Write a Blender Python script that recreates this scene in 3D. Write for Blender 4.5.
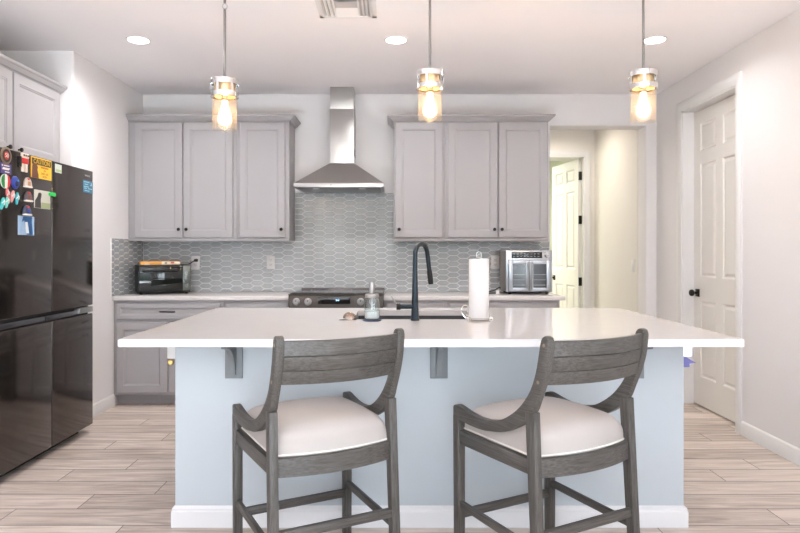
import bpy, bmesh, math, random
from mathutils import Vector, Matrix
random.seed(7)
PI = math.pi
for o in list(bpy.data.objects): bpy.data.objects.remove(o)
SC = bpy.context.scene
COL = SC.collection

# ------------------------------------------------------------------ camera, world, lights, exposure
cd = bpy.data.cameras.new('camera'); cam = bpy.data.objects.new('camera', cd); COL.objects.link(cam)
cam.location = (0, 0, 1.28); cam.rotation_euler = (PI/2, 0, 0)
cd.sensor_width = 36; cd.lens = 28.8; cd.shift_x = 6/800; cd.shift_y = -14.5/800
cd.clip_start = .05
SC.camera = cam
SC.view_settings.view_transform = 'Standard'; SC.view_settings.look = 'None'
SC.view_settings.gamma = 1; SC.view_settings.use_curve_mapping = False
SC.view_settings.exposure = 0.60

W = bpy.data.worlds.new('world'); SC.world = W; W.use_nodes = True
nt = W.node_tree; bg = nt.nodes['Background']
tc = nt.nodes.new('ShaderNodeTexCoord'); sp = nt.nodes.new('ShaderNodeSeparateXYZ'); rp = nt.nodes.new('ShaderNodeValToRGB')
nt.links.new(tc.outputs['Generated'], sp.inputs[0]); nt.links.new(sp.outputs['Z'], rp.inputs[0]); nt.links.new(rp.outputs[0], bg.inputs[0])
rp.color_ramp.elements[0].position = 0.0; rp.color_ramp.elements[0].color = (.22, .30, .18, 1)
rp.color_ramp.elements[1].position = .12; rp.color_ramp.elements[1].color = (.75, .87, 1, 1)
bg.inputs[1].default_value = 2.0

def area(name, loc, rot, sx, sy, power, col, shape='RECTANGLE', parent=None, spread=None):
    l = bpy.data.lights.new(name, 'AREA'); l.shape = shape; l.size = sx; l.size_y = sy; l.energy = power; l.color = col
    if spread: l.spread = spread
    o = bpy.data.objects.new(name, l); COL.objects.link(o); o.location = loc; o.rotation_euler = rot
    if parent: o.parent = parent
    return o
# daylight entering through the big rear window and the window in the right wall
area('rear_window_daylight', (-0.2, -3.66, 1.30), (PI/2+.75, 0, 0), 3.6, 2.1, 12, (.76, .87, 1))
area('side_window_daylight', (2.62, -1.2, 1.45), (PI/2, 0, PI/2), 1.9, 1.5, 62, (.84, .93, 1))
# added sunlight through the rear window; its unseen floor bounce fills the ceiling
sl = bpy.data.lights.new('fill_sun', 'SUN'); sl.energy = 72; sl.angle = .02; sl.color = (.74, .87, 1)
fill_sun = bpy.data.objects.new('fill_sun', sl); COL.objects.link(fill_sun); fill_sun.location = (0, -8, 5); fill_sun.rotation_euler = (math.radians(55), 0, math.radians(4))
CAN_POWER, HALL_POWER, ROOM_POWER, PENDANT_POWER = 9.0, 7, 42, 8

# ------------------------------------------------------------------ materials
MATS = {}
def mat(name, col, rough=.5, metal=0, bump=0, bscale=60, var=0, vscale=6, vstretch=(1, 1, 1), spec=None, emit=0, ecol=None, coat=0, coord='Object'):
    if name in MATS: return MATS[name]
    m = bpy.data.materials.new(name); m.use_nodes = True; t = m.node_tree; N = t.nodes; L = t.links
    b = N['Principled BSDF']
    b.inputs['Base Color'].default_value = (*col, 1); b.inputs['Roughness'].default_value = rough; b.inputs['Metallic'].default_value = metal
    if spec is not None: b.inputs['Specular IOR Level'].default_value = spec
    if coat: b.inputs['Coat Weight'].default_value = coat; b.inputs['Coat Roughness'].default_value = .05
    if emit:
        b.inputs['Emission Color'].default_value = (*(ecol or col), 1); b.inputs['Emission Strength'].default_value = emit
    co = N.new('ShaderNodeTexCoord'); mp = N.new('ShaderNodeMapping'); L.new(co.outputs[coord], mp.inputs[0])
    nz = N.new('ShaderNodeTexNoise'); L.new(mp.outputs[0], nz.inputs['Vector']); mp.inputs['Scale'].default_value = vstretch
    nz.inputs['Scale'].default_value = vscale; nz.inputs['Detail'].default_value = 5
    mx = N.new('ShaderNodeMix'); mx.data_type = 'RGBA'
    v = max(var, .01)
    mx.inputs[6].default_value = (*[max(0, c*(1-v)) for c in col], 1); mx.inputs[7].default_value = (*[min(1, c*(1+v)) for c in col], 1)
    L.new(nz.outputs['Fac'], mx.inputs[0]); L.new(mx.outputs[2], b.inputs['Base Color'])
    if bump:
        n2 = N.new('ShaderNodeTexNoise'); n2.inputs['Scale'].default_value = bscale; n2.inputs['Detail'].default_value = 3
        L.new(mp.outputs[0], n2.inputs['Vector'])
        bp = N.new('ShaderNodeBump'); bp.inputs['Strength'].default_value = bump; bp.inputs['Distance'].default_value = .01
        L.new(n2.outputs['Fac'], bp.inputs['Height']); L.new(bp.outputs[0], b.inputs['Normal'])
    MATS[name] = m; return m
def srgb(r, g, b): return tuple(((c/255)/12.92 if c/255 <= .04045 else ((c/255+.055)/1.055)**2.4) for c in (r, g, b))

WALL = mat('wall_paint', (.775, .76, .77), .75, bump=.08, bscale=180)
WALLH = mat('hall_paint', (.78, .75, .71), .75, bump=.08, bscale=180)
WALLR = mat('green_lit_wall', (.78, .82, .68), .75)  # greenish light of the far room put into its wall colour
CEIL = mat('ceiling_paint', (.90, .875, .90), .85, bump=.12, bscale=120)
TRIM = mat('white_trim_paint', (.76, .755, .76), .42)
DOORP = mat('white_door_paint', (.78, .76, .73), .45)
ISL = mat('island_paint', (.49, .53, .56), .6, bump=.05, bscale=150)
CAB = mat('grey_cabinet_paint', (.372, .358, .37), .42, var=.03, vscale=3)
BRONZE = mat('dark_bronze', (.02, .017, .015), .35, .6)
BLACK = mat('black_plastic', (.010, .010, .011), .4, spec=.35)
RUBBER = mat('black_rubber', (.015, .015, .015), .7)
GLOSSB = mat('black_glass', (.008, .008, .009), .05, spec=.8)
STEEL = mat('brushed_steel', (.44, .435, .43), .33, 1, var=.08, vscale=8, vstretch=(1, 1, 60))
STEELD = mat('dark_steel', (.14, .13, .125), .32, 1, var=.1, vscale=8, vstretch=(60, 1, 1))
CHROME = mat('chrome', (.78, .77, .76), .12, 1)
FRIDGE = mat('black_stainless', (.105, .092, .086), .11, .85, var=.05, vscale=5, vstretch=(1, 40, 1))
FRIDGEB = mat('fridge_side_grey', (.06, .058, .058), .45)
QUARTZ = mat('white_quartz', (.65, .625, .62), .13, var=.03, vscale=14, bump=0)
QUARTZ2 = mat('pale_quartz', (.66, .63, .62), .2, var=.05, vscale=40)
PLATE = mat('white_plastic', (.78, .77, .76), .35)
FABRIC = mat('cream_linen', (.44, .40, .375), .9, bump=.25, bscale=500, var=.05, vscale=9)
PIPE = mat('cream_piping', (.78, .73, .68), .8)
PAPER = mat('white_paper', (.76, .75, .745), .9, bump=.2, bscale=90)
SINK = mat('dark_sink_composite', (.035, .037, .04), .45)
FAUCET = mat('blue_black_metal', (.025, .035, .045), .33, .75)
BRACKET = mat('grey_bracket_paint', (.20, .215, .225), .45)
BRASS = mat('brass', (.62, .43, .16), .3, 1)
def wood(name, st):
    m = bpy.data.materials.new(name); m.use_nodes = True; t = m.node_tree; N = t.nodes; L = t.links; b = N['Principled BSDF']
    co = N.new('ShaderNodeTexCoord'); mp = N.new('ShaderNodeMapping'); L.new(co.outputs['Object'], mp.inputs[0]); mp.inputs['Scale'].default_value = st
    n1 = N.new('ShaderNodeTexNoise'); n1.inputs['Scale'].default_value = 9; n1.inputs['Detail'].default_value = 8; n1.inputs['Roughness'].default_value = .65
    L.new(mp.outputs[0], n1.inputs['Vector'])
    r = N.new('ShaderNodeValToRGB'); e = r.color_ramp.elements
    e[0].position = .3; e[0].color = (.030, .022, .017, 1); e[1].position = .70; e[1].color = (.112, .107, .099, 1)
    L.new(n1.outputs['Fac'], r.inputs[0]); L.new(r.outputs[0], b.inputs['Base Color'])
    bp = N.new('ShaderNodeBump'); bp.inputs['Strength'].default_value = .25; bp.inputs['Distance'].default_value = .003
    L.new(n1.outputs['Fac'], bp.inputs['Height']); L.new(bp.outputs[0], b.inputs['Normal']); b.inputs['Roughness'].default_value = .48
    return m
WX, WY, WZ = wood('grey_wood_across', (.8, 22, 22)), wood('grey_wood_deep', (22, .8, 22)), wood('grey_wood_upright', (22, 22, .8))

def floor_mat():
    m = bpy.data.materials.new('wood_look_tile'); m.use_nodes = True; t = m.node_tree; N = t.nodes; L = t.links; b = N['Principled BSDF']
    g = N.new('ShaderNodeNewGeometry'); s = N.new('ShaderNodeSeparateXYZ'); L.new(g.outputs['Position'], s.inputs[0])
    def mth(op, a, bb=None, c=None):
        n = N.new('ShaderNodeMath'); n.operation = op
        for i, v in enumerate((a, bb, c)):
            if v is None: continue
            if isinstance(v, (int, float)): n.inputs[i].default_value = v
            else: L.new(v, n.inputs[i])
        return n.outputs[0]
    RW, PL = .1917, 1.245
    yy = mth('DIVIDE', mth('SUBTRACT', s.outputs['Y'], 2.998-RW*30), RW)
    row = mth('FLOOR', yy); fy = mth('FRACT', yy)
    # rows repeat their end joints every third row
    k = mth('MODULO', row, 3)      # row 30 starts at y=2.998 -> k=0
    off = mth('ADD', mth('MULTIPLY', mth('COMPARE', k, 0, .1), -.955+.31), mth('ADD', mth('MULTIPLY', mth('COMPARE', k, 1, .1), -1.58), mth('MULTIPLY', mth('COMPARE', k, 2, .1), -1.267)))
    off = mth('ADD', off, mth('MULTIPLY', mth('COMPARE', k, 0, .1), -1.88+.645))
    xx = mth('DIVIDE', mth('ADD', mth('SUBTRACT', s.outputs['X'], off), PL*20), PL)
    col = mth('FLOOR', xx); fx = mth('FRACT', xx)
    gy = mth('MINIMUM', fy, mth('SUBTRACT', 1, fy)); gx = mth('MINIMUM', fx, mth('SUBTRACT', 1, fx))
    grout = mth('MAXIMUM', mth('LESS_THAN', mth('MULTIPLY', gy, RW), .003), mth('LESS_THAN', mth('MULTIPLY', gx, PL), .0022))
    wn = N.new('ShaderNodeTexWhiteNoise'); wn.noise_dimensions = '2D'; cb = N.new('ShaderNodeCombineXYZ'); L.new(row, cb.inputs[0]); L.new(col, cb.inputs[1]); L.new(cb.outputs[0], wn.inputs['Vector'])
    c2 = N.new('ShaderNodeCombineXYZ')
    L.new(mth('ADD', mth('MULTIPLY', s.outputs['X'], 1.3), mth('MULTIPLY', wn.outputs['Value'], 37)), c2.inputs[0]); L.new(mth('ADD', mth('MULTIPLY', s.outputs['Y'], 16), mth('MULTIPLY', row, 3.7)), c2.inputs[1])
    n1 = N.new('ShaderNodeTexNoise'); n1.inputs['Scale'].default_value = 1.6; n1.inputs['Detail'].default_value = 8; n1.inputs['Roughness'].default_value = .62; n1.inputs['Distortion'].default_value = 1.0
    L.new(c2.outputs[0], n1.inputs['Vector'])
    fac = mth('ADD', mth('MULTIPLY', n1.outputs['Fac'], 1.0), mth('MULTIPLY', mth('SUBTRACT', wn.outputs['Value'], .5), .22))
    r = N.new('ShaderNodeValToRGB'); e = r.color_ramp.elements
    e[0].position = .25; e[0].color = (.32, .245, .205, 1); e[1].position = .68; e[1].color = (.76, .66, .59, 1)
    q = e.new(.48); q.color = (.58, .49, .43, 1)
    L.new(fac, r.inputs[0])
    mx = N.new('ShaderNodeMix'); mx.data_type = 'RGBA'; L.new(grout, mx.inputs[0]); L.new(r.outputs[0], mx.inputs[6]); mx.inputs[7].default_value = (.085, .068, .058, 1)
    L.new(mx.outputs[2], b.inputs['Base Color']); b.inputs['Roughness'].default_value = .36
    bp = N.new('ShaderNodeBump'); bp.inputs['Strength'].default_value = .3; bp.inputs['Distance'].default_value = .003
    L.new(mth('SUBTRACT', mth('MULTIPLY', n1.outputs['Fac'], .3), grout), bp.inputs['Height']); L.new(bp.outputs[0], b.inputs['Normal'])
    return m

def clear_mat(name, tint, gl=.06, glow_mix=0):
    m = bpy.data.materials.new(name); m.use_nodes = True; t = m.node_tree; N = t.nodes; L = t.links
    N.remove(N['Principled BSDF']); out = N['Material Output']
    tr = N.new('ShaderNodeBsdfTransparent'); tr.inputs[0].default_value = (*tint, 1)
    g = N.new('ShaderNodeBsdfGlossy'); g.inputs['Roughness'].default_value = .03
    fr = N.new('ShaderNodeLayerWeight'); fr.inputs[0].default_value = .5
    pw = N.new('ShaderNodeMath'); pw.operation = 'POWER'; pw.inputs[1].default_value = 4; L.new(fr.outputs['Facing'], pw.inputs[0])
    ad = N.new('ShaderNodeMath'); ad.operation = 'MULTIPLY_ADD'; ad.inputs[1].default_value = .35; ad.inputs[2].default_value = gl+.02; ad.use_clamp = True; L.new(pw.outputs[0], ad.inputs[0])
    mx = N.new('ShaderNodeMixShader'); L.new(ad.outputs[0], mx.inputs[0]); L.new(tr.outputs[0], mx.inputs[1]); L.new(g.outputs[0], mx.inputs[2])
    if glow_mix:
        tl = N.new('ShaderNodeBsdfTranslucent'); tl.inputs[0].default_value = (1, .95, .9, 1)
        m2 = N.new('ShaderNodeMixShader'); m2.inputs[0].default_value = glow_mix; L.new(mx.outputs[0], m2.inputs[1]); L.new(tl.outputs[0], m2.inputs[2]); L.new(m2.outputs[0], out.inputs[0]); return m
    L.new(mx.outputs[0], out.inputs[0]); return m
GLASS = clear_mat('clear_glass', (.985, .96, .925), .04, glow_mix=.008)  # warm tint and slight scatter put the bulb glow into the glass
PANE = clear_mat('window_glass', (.98, .99, 1), 0)

# ------------------------------------------------------------------ mesh builder
def frame(o, x, y, z):
    m = Matrix.Identity(4)
    for i, c in enumerate((x, y, z, o)):
        for j in range(3): m[j][i] = c[j]
    return m
FRONT = lambda x, y, z: frame((x, y, z), (1, 0, 0), (0, 0, 1), (0, -1, 0))     # local x right, y up, z towards the viewer
LEFTF = lambda x, y, z: frame((x, y, z), (0, 1, 0), (0, 0, 1), (1, 0, 0))      # on a surface facing +X
RIGHTF = lambda x, y, z: frame((x, y, z), (0, -1, 0), (0, 0, 1), (-1, 0, 0))   # on a surface facing -X
class MB:
    def __init__(s, M=None): s.bm = bmesh.new(); s.M = M or Matrix.Identity(4)
    def v(s, c): return s.bm.verts.new(s.M @ Vector(c))
    def f(s, vs):
        try: return s.bm.faces.new(vs)
        except ValueError: return None
    def box(s, x0, x1, y0, y1, z0, z1, bev=0, seg=2, only=None):
        b = bmesh.new(); bmesh.ops.create_cube(b, size=1)
        for q in b.verts: q.co = Vector(((x0+x1)/2+q.co.x*(x1-x0), (y0+y1)/2+q.co.y*(y1-y0), (z0+z1)/2+q.co.z*(z1-z0)))
        if bev:
            bev = min(bev, .45*min(abs(x1-x0), abs(y1-y0), abs(z1-z0)))
            es = b.edges[:] if only is None else [e for e in b.edges if only((e.verts[0].co+e.verts[1].co)/2)]
            bmesh.ops.bevel(b, geom=es, offset=bev, segments=seg, affect='EDGES', profile=.5)
        return s.take(b)
    def take(s, b):
        mp = {q: s.v(q.co) for q in b.verts}
        for fc in b.faces: s.f([mp[q] for q in fc.verts])
        b.free(); return s
    def hexa(s, p):   # 8 points: bottom 4, top 4
        vs = [s.v(c) for c in p]
        for i in ((3, 2, 1, 0), (4, 5, 6, 7), (0, 1, 5, 4), (1, 2, 6, 5), (2, 3, 7, 6), (3, 0, 4, 7)): s.f([vs[j] for j in i])
        return s
    def beam(s, p, q, w, h, up=(0, 0, 1), w2=None, h2=None, bev=.003):
        p, q = Vector(p), Vector(q); d = (q-p); L = d.length; d.normalize(); sd = d.cross(Vector(up)).normalized(); u = sd.cross(d)
        w2 = w if w2 is None else w2; h2 = h if h2 is None else h2
        b = bmesh.new(); P = []
        for c, a, e in ((p, w, h), (q, w2, h2)):
            P.append([b.verts.new(c+sd*sx*a/2+u*sy*e/2) for sx, sy in ((-1, -1), (1, -1), (1, 1), (-1, 1))])
        b.faces.new(P[0][::-1]); b.faces.new(P[1])
        for i in range(4): b.faces.new((P[0][i], P[0][(i+1) % 4], P[1][(i+1) % 4], P[1][i]))
        if bev: bmesh.ops.bevel(b, geom=b.edges[:], offset=bev, segments=2, affect='EDGES', profile=.5)
        return s.take(b)
    def lathe(s, prof, c=(0, 0, 0), n=32, ax='z', close=False):
        rings = []
        for r, z in prof:
            ring = []
            for i in range(n):
                a = 2*PI*i/n; x, y = r*math.cos(a), r*math.sin(a)
                p = {'z': (x, y, z), 'y': (x, z, y), 'x': (z, x, y)}[ax]
                ring.append(s.v((p[0]+c[0], p[1]+c[1], p[2]+c[2])))
            rings.append(ring)
        for a, b in zip(rings, rings[1:]+([rings[0]] if close else [])):
            for i in range(n): s.f((a[i], a[(i+1) % n], b[(i+1) % n], b[i]))
        if not close: s.f(rings[0][::-1]); s.f(rings[-1])
        return s
    def cyl(s, p, q, r, r2=None, n=20):
        return s.tube([p, q], [r, r if r2 is None else r2], n)
    def tube(s, pts, r, n=10, cap=True):
        pts = [Vector(p) for p in pts]; rs = r if isinstance(r, (list, tuple)) else [r]*len(pts)
        rings = []; t0 = (pts[1]-pts[0]).normalized(); u = t0.orthogonal().normalized()
        for i, p in enumerate(pts):
            a = pts[max(0, i-1)]; b = pts[min(len(pts)-1, i+1)]; t = (b-a).normalized()
            u = (u-t*u.dot(t)).normalized(); w = t.cross(u)
            rings.append([s.v(p+(u*math.cos(2*PI*k/n)+w*math.sin(2*PI*k/n))*rs[i]) for k in range(n)])
        for a, b in zip(rings, rings[1:]):
            for i in range(n): s.f((a[i], a[(i+1) % n], b[(i+1) % n], b[i]))
        if cap: s.f(rings[0][::-1]); s.f(rings[-1])
        return s
    def prism(s, poly, z0, z1, bev=0, seg=2, sel=None):
        b = bmesh.new(); A = [b.verts.new((x, y, z0)) for x, y in poly]; B = [b.verts.new((x, y, z1)) for x, y in poly]
        b.faces.new(A[::-1]); b.faces.new(B); n = len(poly)
        for i in range(n): b.faces.new((A[i], A[(i+1) % n], B[(i+1) % n], B[i]))
        bmesh.ops.recalc_face_normals(b, faces=b.faces[:])
        if bev:
            es = [e for e in b.edges if (sel(e) if sel else (abs(e.verts[0].co.z-e.verts[1].co.z) < 1e-6))]
            bmesh.ops.bevel(b, geom=es, offset=bev, segments=seg, affect='EDGES', profile=.5)
        return s.take(b)
    def nest(s, a0, a1, b0, b1, prof):   # nested rectangles: (inset, height) pairs, capped at the last one
        rings = []
        for i, h in prof: rings.append([s.v(c) for c in ((a0+i, b0+i, h), (a1-i, b0+i, h), (a1-i, b1-i, h), (a0+i, b1-i, h))])
        s.f(rings[0][::-1])
        for a, b in zip(rings, rings[1:]):
            for i in range(4): s.f((a[i], a[(i+1) % 4], b[(i+1) % 4], b[i]))
        s.f(rings[-1]); return s
    def build(s, name, m, parent=None, local=False, angle=35, origin=None):
        bm = s.bm; bmesh.ops.recalc_face_normals(bm, faces=bm.faces[:])
        if parent is None:
            if origin is None and not local:
                xs = [v.co for v in bm.verts]
                lo = [min(c[i] for c in xs) for i in range(3)]; hi = [max(c[i] for c in xs) for i in range(3)]
                origin = Vector(((lo[0]+hi[0])/2, (lo[1]+hi[1])/2, lo[2]))
            off = Vector(origin) if origin is not None else Vector()
        else: off = Vector(parent.get('_o', (0, 0, 0)))
        for v in bm.verts: v.co -= off
        me = bpy.data.meshes.new(name); bm.to_mesh(me); bm.free()
        me.materials.append(m)
        for p in me.polygons: p.use_smooth = True
        me.set_sharp_from_angle(angle=math.radians(angle))
        o = bpy.data.objects.new(name, me); COL.objects.link(o)
        if parent: o.parent = parent
        else: o.location = off
        o['_o'] = list(off); return o
def tag(o, label, cat, group=None, kind=None):
    o['label'] = label; o['category'] = cat
    if group: o['group'] = group
    if kind: o['kind'] = kind
    return o
def thing(name, label, cat, loc, group=None, rz=0, local=False):
    o = bpy.data.objects.new(name, None); o.empty_display_size = .05; COL.objects.link(o); o.location = loc; o.rotation_euler = (0, 0, rz)
    o['_o'] = [0, 0, 0] if local else list(loc); return tag(o, label, cat, group)
def struct(o): o['kind'] = 'structure'; return o
def text(name, body, M, size, m, parent, ext=.0004, sx=1, align='CENTER'):
    c = bpy.data.curves.new(name, 'FONT'); c.body = body; c.size = size; c.extrude = ext; c.align_x = align; c.align_y = 'CENTER'; c.resolution_u = 2
    t = bpy.data.objects.new(name, c); COL.objects.link(t); bpy.context.view_layer.update()
    me = bpy.data.meshes.new_from_object(t.evaluated_get(bpy.context.evaluated_depsgraph_get())); bpy.data.objects.remove(t)
    off = Vector(parent.get('_o', (0, 0, 0)))
    me.transform(Matrix.Translation(-off) @ M @ Matrix.Diagonal((sx, 1, 1, 1))); me.materials.clear(); me.materials.append(m)
    o = bpy.data.objects.new(name, me); COL.objects.link(o); o.parent = parent; o['_o'] = list(off); return o
def smooth_pts(p, n=4):
    out = []
    for i in range(len(p)-1):
        a, b, c, d = p[max(0, i-1)], p[i], p[i+1], p[min(len(p)-1, i+2)]
        for k in range(n):
            t = k/n; out.append(tuple(.5*((2*b[j])+(-a[j]+c[j])*t+(2*a[j]-5*b[j]+4*c[j]-d[j])*t*t+(-a[j]+3*b[j]-3*c[j]+d[j])*t**3) for j in range(len(b))))
    out.append(tuple(p[-1])); return out

# ------------------------------------------------------------------ room
XL, XR, YB, CZ = -2.335, 2.44, 5.95, 2.745
HX, HY = 2.341, 7.47
struct(MB().box(-3.2, 3.6, -3.7, 10.6, -.1, 0).build('floor', floor_mat()))
struct(MB().box(-3.2, 3.6, -3.7, 10.6, CZ, CZ+.1).build('ceiling', CEIL))
def sel_open(e):
    p, q = e.verts[0].co, e.verts[1].co
    ok = lambda c: (abs(c.x-1.455) < 1e-4 or abs(c.x-HX) < 1e-4 or abs(c.y-2.451) < 1e-4)
    return ok(p) and ok(q) and abs(p.z-q.z) < 1e-6 and max(p.y, q.y) < 2.5 and not (abs(p.y) < 1e-6 and abs(q.y) < 1e-6)
struct(MB(FRONT(0, YB+.2, 0)).prism([(XL-.1, 0), (1.455, 0), (1.455, 2.451), (HX, 2.451), (HX, 0), (XR, 0), (XR, CZ), (XL-.1, CZ)], 0, .2, .018, 4, sel_open).build('wall_back', WALL))
struct(MB().prism([(XL, 4.66), (XL, YB), (XL-.12, YB), (XL-.12, 4.78), (-3.1, 4.78), (-3.1, 4.66)], 0, CZ, .018, 4,
    lambda e: abs(e.verts[0].co.x-XL) < 1e-4 and abs(e.verts[1].co.x-XL) < 1e-4 and abs(e.verts[0].co.y-4.66) < 1e-4 and abs(e.verts[1].co.y-4.66) < 1e-4).build('wall_left', WALL))
struct(MB().box(-3.2, -3.1, -3.5, 4.78, 0, CZ).build('wall_far_left', WALL))
# right wall with the tall door recess and a window near the camera's back
DY0, DY1, DZ = 4.56, 5.42, 2.47
m = MB(); T = .14
m.box(XR, XR+T, -3.5, -2.2, 0, CZ); m.box(XR, XR+T, -2.2, -.2, 0, .7); m.box(XR, XR+T, -2.2, -.2, 2.2, CZ); m.box(XR, XR+T, -.2, DY0, 0, CZ)
m.box(XR, XR+T, DY0, DY1, DZ, CZ); m.box(XR, XR+T, DY1, YB+.2, 0, CZ)
struct(m.build('wall_right', WALL))
struct(MB().box(XR+T+.25, XR+T+.35, DY0-.5, DY1+.5, 0, CZ).box(XR+T, XR+T+.25, DY0-.5, DY0-.45, 0, CZ).box(XR+T, XR+T+.25, DY1+.45, DY1+.5, 0, CZ).build('wall_closet', WALL))
m = MB(); m.box(-3.2, -2.1, -3.6, -3.5, 0, CZ); m.box(1.7, XR+T, -3.6, -3.5, 0, CZ); m.box(-2.1, 1.7, -3.6, -3.5, 0, .25); m.box(-2.1, 1.7, -3.6, -3.5, 2.45, CZ)
struct(m.build('wall_rear', WALL))
m = MB()
for x in (-2.1, -.86, .38, 1.64): m.box(x, x+.06, -3.58, -3.52, .25, 2.45)
m.box(-2.1, 1.7, -3.58, -3.52, .25, .31); m.box(-2.1, 1.7, -3.58, -3.52, 2.39, 2.45)
w1 = struct(m.build('window_1', TRIM)); MB().box(-2.06, 1.66, -3.553, -3.549, .3, 2.4).build('window_pane', PANE, w1)
m = MB()
for y in (-2.2, -1.23, -.26): m.box(XR+.04, XR+.1, y, y+.06, .7, 2.2)
m.box(XR+.04, XR+.1, -2.2, -.2, .7, .76); m.box(XR+.04, XR+.1, -2.2, -.2, 2.14, 2.2)
w2 = struct(m.build('window_2', TRIM)); MB().box(XR+.068, XR+.072, -2.15, -.25, .75, 2.15).build('window_pane', PANE, w2)
# hall beyond the opening and the bright room after it
m = MB(); m.box(HX, HX+.1, YB+.2, HY, 0, CZ)
struct(m.build('wall_hall_right', WALLH))
struct(MB().box(.5, .6, YB+.2, HY, 0, CZ).build('wall_hall_left', WALLH))
m = MB(); m.box(.5, 1.42, HY, HY+.1, 0, CZ); m.box(2.23, HX+.1, HY, HY+.1, 0, CZ); m.box(1.42, 2.23, HY, HY+.1, 2.40, CZ)
struct(m.build('wall_hall_end', WALLH))
m = MB(); m.box(.3, 3.5, 10.4, 10.5, 0, CZ); m.box(.3, .4, HY+.1, 10.4, 0, CZ); m.box(3.4, 3.5, HY+.1, 10.4, 0, CZ)
m.box(HX+.1, 3.5, HY, HY+.1, 0, CZ)
struct(m.build('wall_bedroom', WALLR))

def base(M, L, name, h=.098, t=.014):
    m = MB(M); m.prism([(0, 0), (t, 0), (t, h*.72), (t*.75, h*.78), (t*.75, h*.86), (t*.35, h*.95), (0, h)], 0, L); return struct(m.build(name, TRIM))
# profile plane: local x = out of the wall, local y = up, local z = along
base(frame((XL, 4.68, 0), (1, 0, 0), (0, 0, 1), (0, 1, 0)), 5.33-4.68, 'baseboard_left')
base(frame((XR, .0, 0), (-1, 0, 0), (0, 0, 1), (0, 1, 0)), 4.48, 'baseboard_right')
base(frame((XR, 5.50, 0), (-1, 0, 0), (0, 0, 1), (0, 1, 0)), .45, 'baseboard_right')
base(frame((HX+.02, YB, 0), (0, -1, 0), (0, 0, 1), (1, 0, 0)), .085, 'baseboard_back')
base(frame((HX, YB+.02, 0), (-1, 0, 0), (0, 0, 1), (0, 1, 0)), HY-YB-.02, 'baseboard_hall')

def leaf(M, w, h, t, name, parent=None):
    """six panel door leaf: local x across, y up, z towards the viewer"""
    m = MB(M); st = .105; mid = .10
    rails = [(0, .235), (.87, 1.06), (2.0, 2.10), (h-.105, h)]
    for x0, x1 in ((0, st), (w/2-mid/2, w/2+mid/2), (w-st, w)): m.box(x0, x1, 0, h, 0, t)
    for a, b in rails:
        m.box(st, w/2-mid/2, a, b, 0, t); m.box(w/2+mid/2, w-st, a, b, 0, t)
    for x0, x1 in ((st, w/2-mid/2), (w/2+mid/2, w-st)):
        for (a, b), (c, d) in zip(rails, rails[1:]):
            m.nest(x0, x1, b, c, [(0, .004), (0, t), (.006, t-.002), (.014, t-.011), (.024, t-.011), (.042, t-.003)])
    return m.build(name, DOORP, parent, angle=20)
def casing(M, w, h, c=.08, t=.018):   # opening w x h, local x across, y up, z out
    m = MB(M)
    def strip(poly_o, poly_i):
        pass
    prof = [(0, 0), (0, t*.6), (.012, t), (c*.55, t), (c-.012, t*.7), (c, t*.55), (c, 0)]   # 0 = outer edge
    path = [(-c, 0, 1, 0), (-c, h+c, 1, -1), (w+c, h+c, -1, -1), (w+c, 0, -1, 0)]
    rings = []
    for x, y, dx, dy in path: rings.append([m.v((x+dx*a, y+dy*a, z)) for a, z in prof])
    for a, b in zip(rings, rings[1:]):
        for i in range(len(prof)): m.f((a[i], a[(i+1) % len(prof)], b[(i+1) % len(prof)], b[i]))
    m.f(rings[0]); m.f(rings[-1][::-1]); return m
def jamb(m, w, h, d, t=.012):
    m.box(-.001, t, 0, h, -d, .002); m.box(w-t, w+.001, 0, h, -d, .002); m.box(0, w, h-t, h+.001, -d, .002); return m
# kitchen door in the right wall (handle at the far side)
MD = RIGHTF(XR, DY1, 0)
d1 = struct(leaf(RIGHTF(XR+.13, DY1-.012, .012), DY1-DY0-.024, DZ-.03, .035, 'door_1'))
jamb(casing(MD, DY1-DY0, DZ), DY1-DY0, DZ, .13).build('door_frame', TRIM, d1)
def knob(M, parent):
    m = MB(M); m.box(-.032, .032, -.032, .032, 0, .008, .003)
    m.lathe([(.012, .006), (.011, .03), (.02, .036), (.028, .046), (.028, .058), (.021, .067), (.004, .069)], n=20)
    return m.build('door_knob', BRONZE, parent)
knob(RIGHTF(XR+.095, DY1-.082, .94), d1)
# hall door, open into the next room
HW = .81
d2 = struct(leaf(frame((2.212, HY+.10, .012), (-.145, .989, 0), (0, 0, 1), (-.989, -.145, 0)), .79, 2.37, .035, 'door_2'))
jamb(casing(FRONT(1.42, HY, 0), HW, 2.40, .06), HW, 2.40, .10).build('door_frame', TRIM, d2)
for z in (.32, .93, 1.66, 2.18):
    MB().box(2.18, 2.219, HY+.082, HY+.098, z-.05, z+.05, .002).cyl((2.19, HY+.09, z-.05), (2.19, HY+.09, z+.05), .009).build('hinge', BRONZE, d2)
knob(frame((2.212-.145*.715-.989*.035, HY+.10+.989*.715-.145*.035, .95), (-.145, .989, 0), (0, 0, 1), (-.989, -.145, 0)), d2)
struct(MB().box(1.40, 2.25, HY, HY+.1, 0, .006).build('trim_1', TRIM))

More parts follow.
